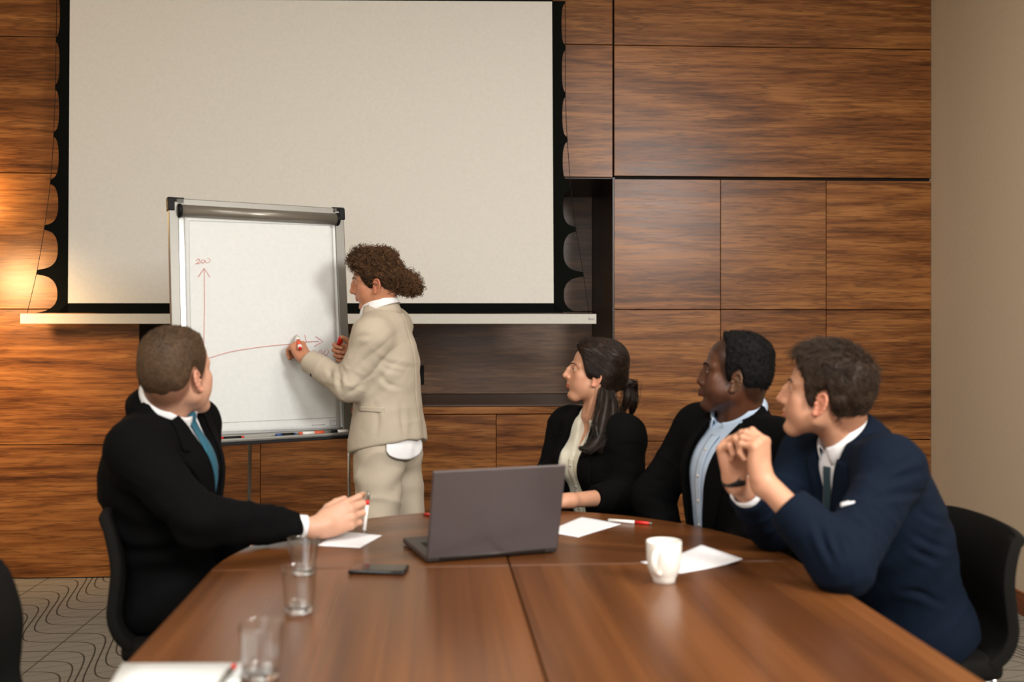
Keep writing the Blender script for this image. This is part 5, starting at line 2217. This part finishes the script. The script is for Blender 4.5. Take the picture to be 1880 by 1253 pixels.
    V2, F2 = tubes(pts, np.interp(t, [0, .7, 1], [.0011, .0010, .0005]), 3, cap=False)
    obj('curls', V2, F2, M['hair_curly'], o, True)
    add_brows(p, b, root, M['hair_dark_brown'], .0045)
    add_eyes(p, root, gaze=(1, 0, -.25))
    return p


# ------------------------------------------------------------------ seated woman, black blazer, long brown hair
def woman_seated():
    p = dict(size=.90, neck_r=.043, hk=.89, chest_skin=True, depth=.98, width=.95, ease=.022)
    Y0 = 3.66
    nb = at(1096, 762, Y0)
    pel = at(1118, 1012, Y0 + .06)
    f = facing(1095, -40)
    T_ = Fr(at(1102, 850, Y0), f, nb - pel)
    hf, hu = pitched(facing(1092, -3), 13)
    p.update(T=T_, nb=nb, pel=pel, H=Fr(at(1091, 690, Y0 - .01), hf, hu))
    p['face'] = dict(jaw=.88, nose=(.003, .001, .85), bridge=.003, chin=-.006, brow=.75, lips=.9, cheek=.98)
    p['shL'], p['shR'] = shoulders(nb, T_, .160, .064, .015, .015)
    root = thing('person', 'seated woman with long brown hair in black blazer and ivory blouse', 'person', (pel[0], pel[1], 0))
    elL, wrL = at(1152, 911, 3.50), at(1046, 923, 3.33)
    elR, wrR = at(1010, 884, 3.72), at(972, 905, 3.47)
    W = at(1040, 920, 3.325)
    kn = [pel + T_.f * .40 + T_.s * s_ + np.array([0, 0, .0]) for s_ in (.09, -.09)]
    an = [np.array([k[0], k[1], .085]) for k in kn]
    legs = seated_legs(p, kn[0], kn[1], an[0], an[1], T_.f, root, M['suit_black_b'], M['shoe'])
    arms = [dict(pts=[p['shL'], elL, W], r=[.034, .033, .023]), dict(pts=[p['shR'], elR, wrR], r=[.034, .030, .022])]
    hands = [dict(W=W, d=(-1, -.12, .0), n=(0, 0, -1), right=False, k=.9, curls=[(8, 15, 10)] * 4),
             dict(W=wrR, d=(-.3, -1, -.06), n=(0, 0, -1), right=True, k=.9, curls=[(8, 15, 10)] * 4, fine=False)]
    b, tips = skin(p, arms, hands, legs, root, M['skin_fair'], lips=(.82, .42, .42), blush=.10)

    def bust(t):
        for sg in (1, -1):
            t.ball(T_.P(.085, sg * .062, .01), .055, .05)
    so, ss = make_shirt(p, M['blouse'], root, .004, extra=bust, vcut=[(.040, .30), (-.040, .30), (-.034, .15), (.0, .045), (.034, .15)])
    sl = [dict(pts=[p['shL'], elL, lerp(elL, W, .55)], r=[.064, .060, .044], fold=.008),
          dict(pts=[p['shR'], elR, wrR + norm(elR - wrR) * .05], r=[.064, .058, .042])]
    vp = [(.066, .30), (-.066, .30), (-.070, .10), (-.05, -.40), (.035, -.40), (.062, .10)]
    jk, js, jc = make_jacket(p, dict(jacket=M['suit_black_b']), root, sl, vp, extra=bust)
    for sg in (1, -1):
        make_lapel(p, js, sg, (sg * .066, .16), (sg * .045, -.30), .05, M['suit_black_b'], root, notch=.2)
    # open blouse collar and placket
    ax = norm(p['H'].P(-.02, 0, -.04) - nb) * .5 + T_.u * .5
    shirt_collar(nb + ax * .004 + T_.f * .006, ax + T_.f * .35, T_.f, .050, .042, .000, M['blouse'], root, .55, flap=.036, point=.034, out=.016, ef=1.2)
    patch('placket', ss, T_, [(.012, .045), (.012, -.1), (.012, -.26)], [(-.012, .045), (-.012, -.1), (-.012, -.26)], 40, 4, M['blouse'], root, .003, .003)
    for q in (.02, -.06, -.14, -.22):
        c = project_on(ss, [T_.P(.3, 0, q)], -T_.f, lift=.005)[0]
        V, F = lathe([(0, -.001), (.0045, -.001), (.0048, .001), (0, .0014)], c, T_.f, 12)
        obj('blouse_button', V, F, M['button_white'], root, True)
    # the opening at the throat
    P_ = [(0, .15), (.0, .10)]
    # hair: swept back into a ponytail, loose locks in front of the shoulder
    H, k = p['H'], p['hk']
    sc = scalp_sdf(H, k)
    line = [(.13, .10), (.098, .094), (.086, .082), (.074, .070), (.060, .044), (.048, .020), (.034, -.002), (.020, -.010), (.006, -.012), (-.012, -.014), (-.024, -.024), (-.040, -.048), (-.07, -.062), (-.13, -.068)]

    def th(L):
        return .012 + .014 * sstep(L[:, 2], .05, .12) + .010 * sstep(-L[:, 0], .0, .08)
    tie = H.P(-.118 * k, 0, -.004 * k)

    def ex(s):
        s.ball(tie, .020, .02)
    o, V, N, g_, hs = hair_shell('hair', sc, H, k, th, line, M['hair_long'], root, .004, .0012, 30, ex, .016)
    rg = np.random.default_rng(21)
    # strands over the cap towards the tie
    L, e = g_(V)
    ok = np.nonzero((e > .0) & (L[:, 0] > -.07))[0]
    n, K = 2400, 9
    idx = rg.choice(ok, n)
    d0 = V[idx] - H.P(-.02, 0, .02)
    d0 /= np.linalg.norm(d0, axis=1, keepdims=True)
    dt = norm(tie - H.P(-.02, 0, .02))
    tt = np.linspace(0, .8, K)
    pts = []
    for t in tt:
        dv = d0 * (1 - t) + dt * t + np.array([0, 0, -.10]) * math.sin(t * 3.1)
        dv /= np.linalg.norm(dv, axis=1, keepdims=True)
        q = H.P(-.02, 0, .02) + dv * .2
        q = project_on(hs, q, -dv, 26)
        pts.append(q + dv * rg.normal(0, .0008, (n, 1)))
    pts = np.stack(pts, 1)
    V2, F2 = tubes(pts, np.interp(np.linspace(0, 1, K), [0, .5, 1], [.0007, .0008, .0005]), 3, cap=False)
    obj('hair_strands', V2, F2, M['hair_long'], o, True)

    def lock(pts_, wid, n_, r, name='lock', K=22, flat=.6):
        P = catmull(pts_, K)
        w_ = np.interp(np.linspace(0, 1, K), np.linspace(0, 1, len(wid)), wid)
        off = rg.normal(0, .5, (n_, 3)) * np.array([1, flat, .5])
        wob = rg.uniform(0, 6.28, (n_, 1))
        pp = P[None] + off[:, None] * w_[None, :, None]
        pp[:, :, 0] += .0035 * np.sin(wob + np.linspace(0, 7, K)[None])
        pp[:, :, 1] += .0035 * np.cos(wob + np.linspace(0, 6, K)[None])
        V_, F_ = tubes(pp, np.interp(np.linspace(0, 1, K), [0, .8, 1], [r, r, r * .3]), 3, cap=False)
        core, Fc = tubes(P, w_ * .62, 10)
        lk = obj(name, core, Fc, M['hair_long'], o, True)
        obj('lock_strands', V_, F_, M['hair_long'], lk, True)
    Yl = Y0 - .075
    lock([at(1108, 706, Yl + .02), at(1112, 735, Yl), at(1106, 775, Yl - .06), at(1096, 810, Yl - .10), at(1080, 826, Yl - .115), at(1066, 822, Yl - .115)], [.018, .026, .030, .026, .020, .008], 300, .0007)
    lock([at(1118, 715, Yl + .02), at(1124, 745, Yl), at(1122, 780, Yl - .06), at(1110, 810, Yl - .09), at(1098, 828, Yl - .1)], [.018, .028, .028, .018, .006], 260, .0007)
    lock([at(1106, 712, Yl), at(1103, 745, Yl - .03), at(1094, 780, Yl - .09), at(1100, 815, Yl - .105), at(1104, 832, Yl - .105)], [.008, .010, .012, .010, .004], 110, .0007)
    lock([tie, tie + np.array([.030, 0, .002]), at(1160, 715, Y0 + .02), at(1162, 745, Y0 + .02), at(1158, 765, Y0 + .06)], [.018, .022, .020, .014, .004], 220, .0007, 'ponytail')
    lock([tie, at(1150, 705, Y0), at(1152, 730, Y0 - .02), at(1144, 752, Y0 - .01), at(1138, 772, Y0 + .0)], [.014, .02, .02, .014, .004], 160, .0007, 'ponytail')
    V, F = lathe([(.014, -.006), (.019, -.004), (.020, 0), (.019, .004), (.014, .006)], tie + H.f * -.012, H.f, 20)
    obj('hair_tie', V, F, M['strap'], o, True)
    add_brows(p, b, root, M['hair_dark_brown'], .004)
    add_eyes(p, root)
    return p


# ------------------------------------------------------------------ bearded man, black jacket, light blue shirt
def man_middle():
    p = dict(size=1.0, neck_r=.060, hk=1.0, depth=1.05, ease=.02)
    Y0 = 3.14
    nb = at(1357, 768, Y0 + .03)
    pel = at(1362, 1066, Y0 + .08)
    f = facing(1350, -42)
    T_ = Fr(at(1354, 870, Y0), f, nb - pel)
    hf, hu = pitched(facing(1352, 4), 9)
    p.update(T=T_, nb=nb, pel=pel, H=Fr(at(1351, 694, Y0), hf, hu))
    p['face'] = dict(jaw=1.08, nose=(-.007, -.002, 1.3), lips=1.55, brow=1.1, chin=.002, eyeopen=.0026)
    p['shL'], p['shR'] = shoulders(nb, T_, .180, .062, .01, .02)
    root = thing('person', 'seated man in black jacket over open light blue shirt, beside the navy suit', 'person', (pel[0], pel[1], 0))
    elR, wrR = at(1200, 914, 3.33), at(1240, 1030, 3.22)
    elL, wrL = p['shL'] + T_.f * .10 - np.array([0, 0, .26]), None
    wrL = elL + T_.f * .16 - T_.s * .08 + np.array([0, 0, -.12])
    kn = [pel + T_.f * .46 + T_.s * s_ for s_ in (.14, -.12)]
    an = [np.array([k[0], k[1], .09]) for k in kn]
    legs = seated_legs(p, kn[0], kn[1], an[0], an[1], T_.f, root, M['suit_charcoal'], M['shoe'])
    arms = [dict(pts=[p['shL'], elL, wrL], r=[.04, .036, .027]), dict(pts=[p['shR'], elR, wrR], r=[.04, .036, .027])]
    hands = [dict(W=wrR, d=T_.f * .5 + T_.s * .5 - T_.u * .3, n=(0, 0, -1), right=True, fine=False), dict(W=wrL, d=T_.f * .6 - T_.s * .4, n=(0, 0, -1), right=False, fine=False)]
    b, tips = skin(p, arms, hands, legs, root, M['skin_dark'], lips=(1.15, .9, .9), blush=.03, stubble=.85, ear=-.25, hair_shadow=(SHORT_LINE, (.3, .3, .3), .016))
    so, ss = make_shirt(p, M['shirt_blue'], root)
    sl = [dict(pts=[p['shL'], elL, wrL], r=[.07, .062, .045]), dict(pts=[p['shR'], elR, wrR + norm(elR - wrR) * .02], r=[.07, .064, .044], fold=.009)]
    vp = [(.066, .30), (-.066, .30), (-.085, .10), (-.100, -.40), (-.045, -.40), (.058, .12)]
    jk, js, jc = make_jacket(p, dict(jacket=M['suit_charcoal']), root, sl, vp)
    for sg in (1, -1):
        make_lapel(p, js, sg, (sg * .066, .17), (-.030, -.30) if sg > 0 else (-.096, -.30), .065, M['suit_charcoal'], root, notch=.25)
    ax = norm(p['H'].P(-.02, 0, -.04) - nb) * .5 + T_.u * .5
    shirt_collar(nb + ax * .006 + T_.f * .006, ax + T_.f * .35, T_.f, .064, .056, .024, M['shirt_blue'], root, .30, flap=.042, point=.028, out=.016, ef=1.15)
    ring_band('jacket_collar', nb + ax * .0 + T_.f * .006, ax + T_.f * .35, T_.f, lambda q: jc_prof(p['neck_r']), M['suit_charcoal'], root, 1.1, 40, 1.08, 1.12, thick=.004)
    patch('placket', ss, T_, [(.012, .13), (-.020, -.1), (-.056, -.34)], [(-.022, .13), (-.052, -.1), (-.088, -.34)], 40, 4, M['shirt_blue'], root, .003, .003)
    for q in (.09, .01, -.07, -.15, -.23):
        c = project_on(ss, [T_.P(.3, -.005 - .13 * (.13 - q), q)], -T_.f, lift=.005)[0]
        V, F = lathe([(0, -.001), (.005, -.001), (.0055, .001), (0, .0014)], c, T_.f, 12)
        obj('shirt_button', V, F, M['button_white'], root, True)
    H, k = p['H'], p['hk']
    sc = scalp_sdf(H, k)
    line = [(.13, .13), (.070, .125), (.055, .112), (.040, .098), (.034, .075), (.036, .052), (.034, .030), (.026, .008), (.018, -.012), (.012, -.014), (.008, .016), (-.012, .030), (-.022, .016), (-.030, -.024), (-.045, -.050), (-.07, -.066), (-.13, -.07)]
    o, V, N, g_, hs = hair_shell('hair', sc, H, k, lambda L: .005 + .012 * sstep(L[:, 2], .05, .12), line, M['hair_black'], root, .0035, .0016, 95, edge=.02)
    short_strands('hair_strands', V, N, g_, lambda L: -H.f * .4 + H.u * .3 + np.zeros_like(L), 3000, lambda L: .008 + 0 * L[:, 0], lambda L: .5 + 0 * L[:, 0], .0006, M['hair_black'], o, 4, curl=.0025)
    add_brows(p, b, root, M['hair_black'], .006)
    add_eyes(p, root)
    return p


# ------------------------------------------------------------------ right man, navy suit, hands together
def man_right():
    p = dict(size=1.0, neck_r=.058, hk=1.0, depth=1.08, ease=.02, crease=.0065, crease_t=.004)
    Y0 = 2.70
    nb = at(1565, 812, Y0)
    pel = at(1672, 1150, Y0 + .03)
    f = facing(1560, -30)
    T_ = Fr(at(1612, 930, Y0), f, nb - pel)
    hf, hu = pitched(facing(1525, 12), 12)
    p.update(T=T_, nb=nb, pel=pel, H=Fr(at(1515, 732, Y0 - .01), hf, hu))
    p['face'] = dict(jaw=1.0, nose=(.003, -.003, 1.05), bridge=.002, chin=-.003, brow=1.0, mouth_open=.002)
    p['shL'], p['shR'] = shoulders(nb, T_, .175, .056, .01, .05, .0, .01)
    root = thing('person', 'seated man in navy suit at the right, elbows on table, hands together', 'person', (pel[0], pel[1], 0))
    elL, elR = at(1545, 1037, 2.33), at(1418, 960, 2.74)
    W = at(1398, 880, 2.45)
    WR = at(1348, 878, 2.545)
    ft = T_.f
    kn = [pel + T_.f * .47 + T_.s * s_ + np.array([0, 0, -.02]) for s_ in (.13, -.11)]
    an = [np.array([k[0] + .02, k[1], .09]) for k in kn]
    legs = seated_legs(p, kn[0], kn[1], an[0], an[1], T_.f, root, M['suit_navy'], M['shoe'])
    arms = [dict(pts=[p['shL'], elL, W], r=[.042, .038, .0275]), dict(pts=[p['shR'], elR, WR], r=[.042, .038, .0275])]
    hands = [dict(W=W, d=(-.02, .05, 1), n=(-.75, .62, -.1), right=False, k=1.0, curls=[(55, 80, 55), (70, 85, 50), (76, 85, 50), (80, 85, 50)], spread=3,
                  thumb=[(.7, .5, .45), (.8, .0, .6), (.35, -.5, .8)]),
             dict(W=WR, d=(-.16, .02, 1), n=(.55, -.83, .0), right=True, k=1.0, curls=[(62, 88, 50), (68, 90, 50), (72, 90, 50), (76, 90, 50)], spread=3,
                  thumb=[(.75, .45, .4), (.85, .1, .5), (.7, -.3, .6)])]
    b, tips = skin(p, arms, hands, legs, root, M['skin_fair'], lips=(.95, .62, .58), blush=.12, ear=.22, hair_shadow=([(a_, b_ - .004) for a_, b_ in SHORT_LINE], (.4, .34, .3), .014))
    so, ss = make_shirt(p, M['shirt_white'], root)
    sl = [dict(pts=[p['shL'], elL, lerp(elL, W, .66)], r=[.072, .064, .050], fold=.013),
          dict(pts=[p['shR'], elR, lerp(elR, WR, .66)], r=[.072, .062, .046], fold=.010)]
    vp = [(.060, .30), (-.060, .30), (-.055, .18), (0, -.16), (.055, .18)]

    def fold(V):
        L = T_.loc(V)
        q = np.exp(-((L[:, 2] + .10) / .12) ** 2) * sstep(L[:, 1], -.1, .1)
        return .002 * q * np.sin((L[:, 2] + .4 * L[:, 0]) * 80 + 2.5 * vnoise(V * 8))
    p['lines'] = ([[(1594, 891), (1647, 878), (1697, 864)], [(1597, 921), (1647, 908), (1707, 904)], [(1600, 876), (1640, 858), (1680, 838)], [(1567, 974), (1580, 998), (1584, 1024)],
                   [(1580, 944), (1607, 966), (1618, 990)], [(1500, 958), (1514, 998), (1534, 1041)], [(1530, 984), (1545, 1020)], [(1677, 981), (1714, 1001), (1747, 1011)], [(1674, 1008), (1720, 1030)],
                   [(1690, 940), (1715, 955), (1735, 958)], [(1655, 1085), (1690, 1090), (1730, 1110)]], .0055, 6.0)
    jk, js, jc = make_jacket(p, dict(jacket=M['suit_navy']), root, sl, vp, disp=fold)
    for sg in (1, -1):
        make_lapel(p, js, sg, (sg * .062, .175), (sg * .004, -.155), .078, M['suit_navy'], root, notch=.25)
    ax = norm(p['H'].P(-.02, 0, -.04) - nb) * .55 + T_.u * .45
    shirt_collar(nb + ax * .006 + T_.f * .010, ax + T_.f * .15, T_.f, .060, .046, .034, M['shirt_white'], root, .3)
    ring_band('jacket_collar', nb + ax * .0 + T_.f * .006, ax + T_.f * .15, T_.f, lambda q: jc_prof(p['neck_r']), M['suit_navy'], root, 1.05, 40, 1.08, 1.12, thick=.004)
    s2 = Sdf()
    add_torso(s2, p, .004, hips=False)
    patch('tie', s2, T_, [(.014, .15), (.012, .12), (.020, .02), (.03, -.17), (.03, -.28)], [(-.014, .15), (-.012, .12), (-.020, .02), (-.03, -.17), (-.03, -.28)], 40, 6, M['tie_dark'], root, .0075, .004)
    # pocket square
    P = np.zeros((10, 4, 3))
    for i in range(10):
        for j in range(4):
            P[i, j] = at(1541 + 31 * i / 9, 928 - 9 * i / 9 - 8 * (1 - j / 3) + 5, 2.0)
    spot_patch('pocket_square', p['js'], P, norm(at(1556, 924, 1) - np.array([0, 0, CH])), M['shirt_white'], root, .004, .003)
    # cuff and watch on the far wrist
    dR = norm(WR - elR)
    cuff('shirt_cuff', lerp(elR, WR, .68), WR - elR, .040, .018, M['shirt_white'], root)
    V, F = lathe([(.0275, -.011), (.0295, -.011), (.0305, 0), (.0295, .011), (.0275, .011)], WR + np.array([0, 0, -.006]), norm((-.12, -.05, 1)), 28)
    obj('watch_strap', V, F, M['strap'], root, True)
    H, k = p['H'], p['hk']
    sc = scalp_sdf(H, k)
    line = [(.15, .088), (.110, .088), (.098, .085), (.082, .076), (.064, .058), (.050, .040), (.044, .020), (.040, .004), (.032, -.012), (.022, -.026), (.014, -.026), (.010, .014), (-.012, .030), (-.024, .014), (-.034, -.030), (-.048, -.058), (-.07, -.072), (-.13, -.076)]

    def th(L):
        f_, s_, u_ = L[:, 0], L[:, 1], L[:, 2]
        return .009 + .010 * sstep(u_, .04, .12) + .004 * np.exp(-((f_ - .085) / .035) ** 2) * sstep(u_, .06, .09) + .010 * np.exp(-((f_ + .09) / .05) ** 2 - ((u_ - .06) / .05) ** 2)
    o, V, N, g_, hs = hair_shell('hair', sc, H, k, th, line, M['hair_dark_brown'], root, .004, .0045, 42, edge=.022)

    def flow(L):
        top = sstep(L[:, 2], .09, .13)[:, None]
        return top * (H.f * .9 + H.s * .3) + (1 - top) * (-H.u * .8 - H.f * .45 + H.f * 1.2 * sstep(L[:, 0], .03, .08)[:, None])
    short_strands('hair_strands', V, N, g_, flow, 3600, lambda L: .016 + .016 * sstep(L[:, 2], .04, .12), lambda L: .22 + .2 * sstep(L[:, 2], .08, .13), .0008, M['hair_dark_brown'], o, 6, curl=.002)
    add_brows(p, b, root, M['hair_dark_brown'], .006)
    add_eyes(p, root)
    return p


PEOPLE = dict(man_left=man_left, woman_standing=woman_standing, woman_seated=woman_seated, man_middle=man_middle, man_right=man_right)
import time
for nm_, fn_ in PEOPLE.items():
    t0_ = time.time()
    fn_()
    print('built', nm_, round(time.time() - t0_, 1))

# ------------------------------------------------------------------ the chairs
make_chair((-.898, 2.07), 0.02, 'empty charcoal meeting chair at the near left corner of the picture', .83)
make_chair((-.848, 2.95), 0.0, 'charcoal meeting chair under the man with the teal tie', .845)
make_chair((.305, 3.80), math.radians(-92), 'charcoal meeting chair under the seated long-haired woman', .74)
make_chair((.69, 3.265), math.atan2(facing(1350, -42)[1], facing(1350, -42)[0]), 'charcoal meeting chair under the man in the light blue shirt', .80)
make_chair((1.035, 2.80), math.atan2(-.06, -1) + 2 * PI, 'charcoal meeting chair under the man in the navy suit', .815)
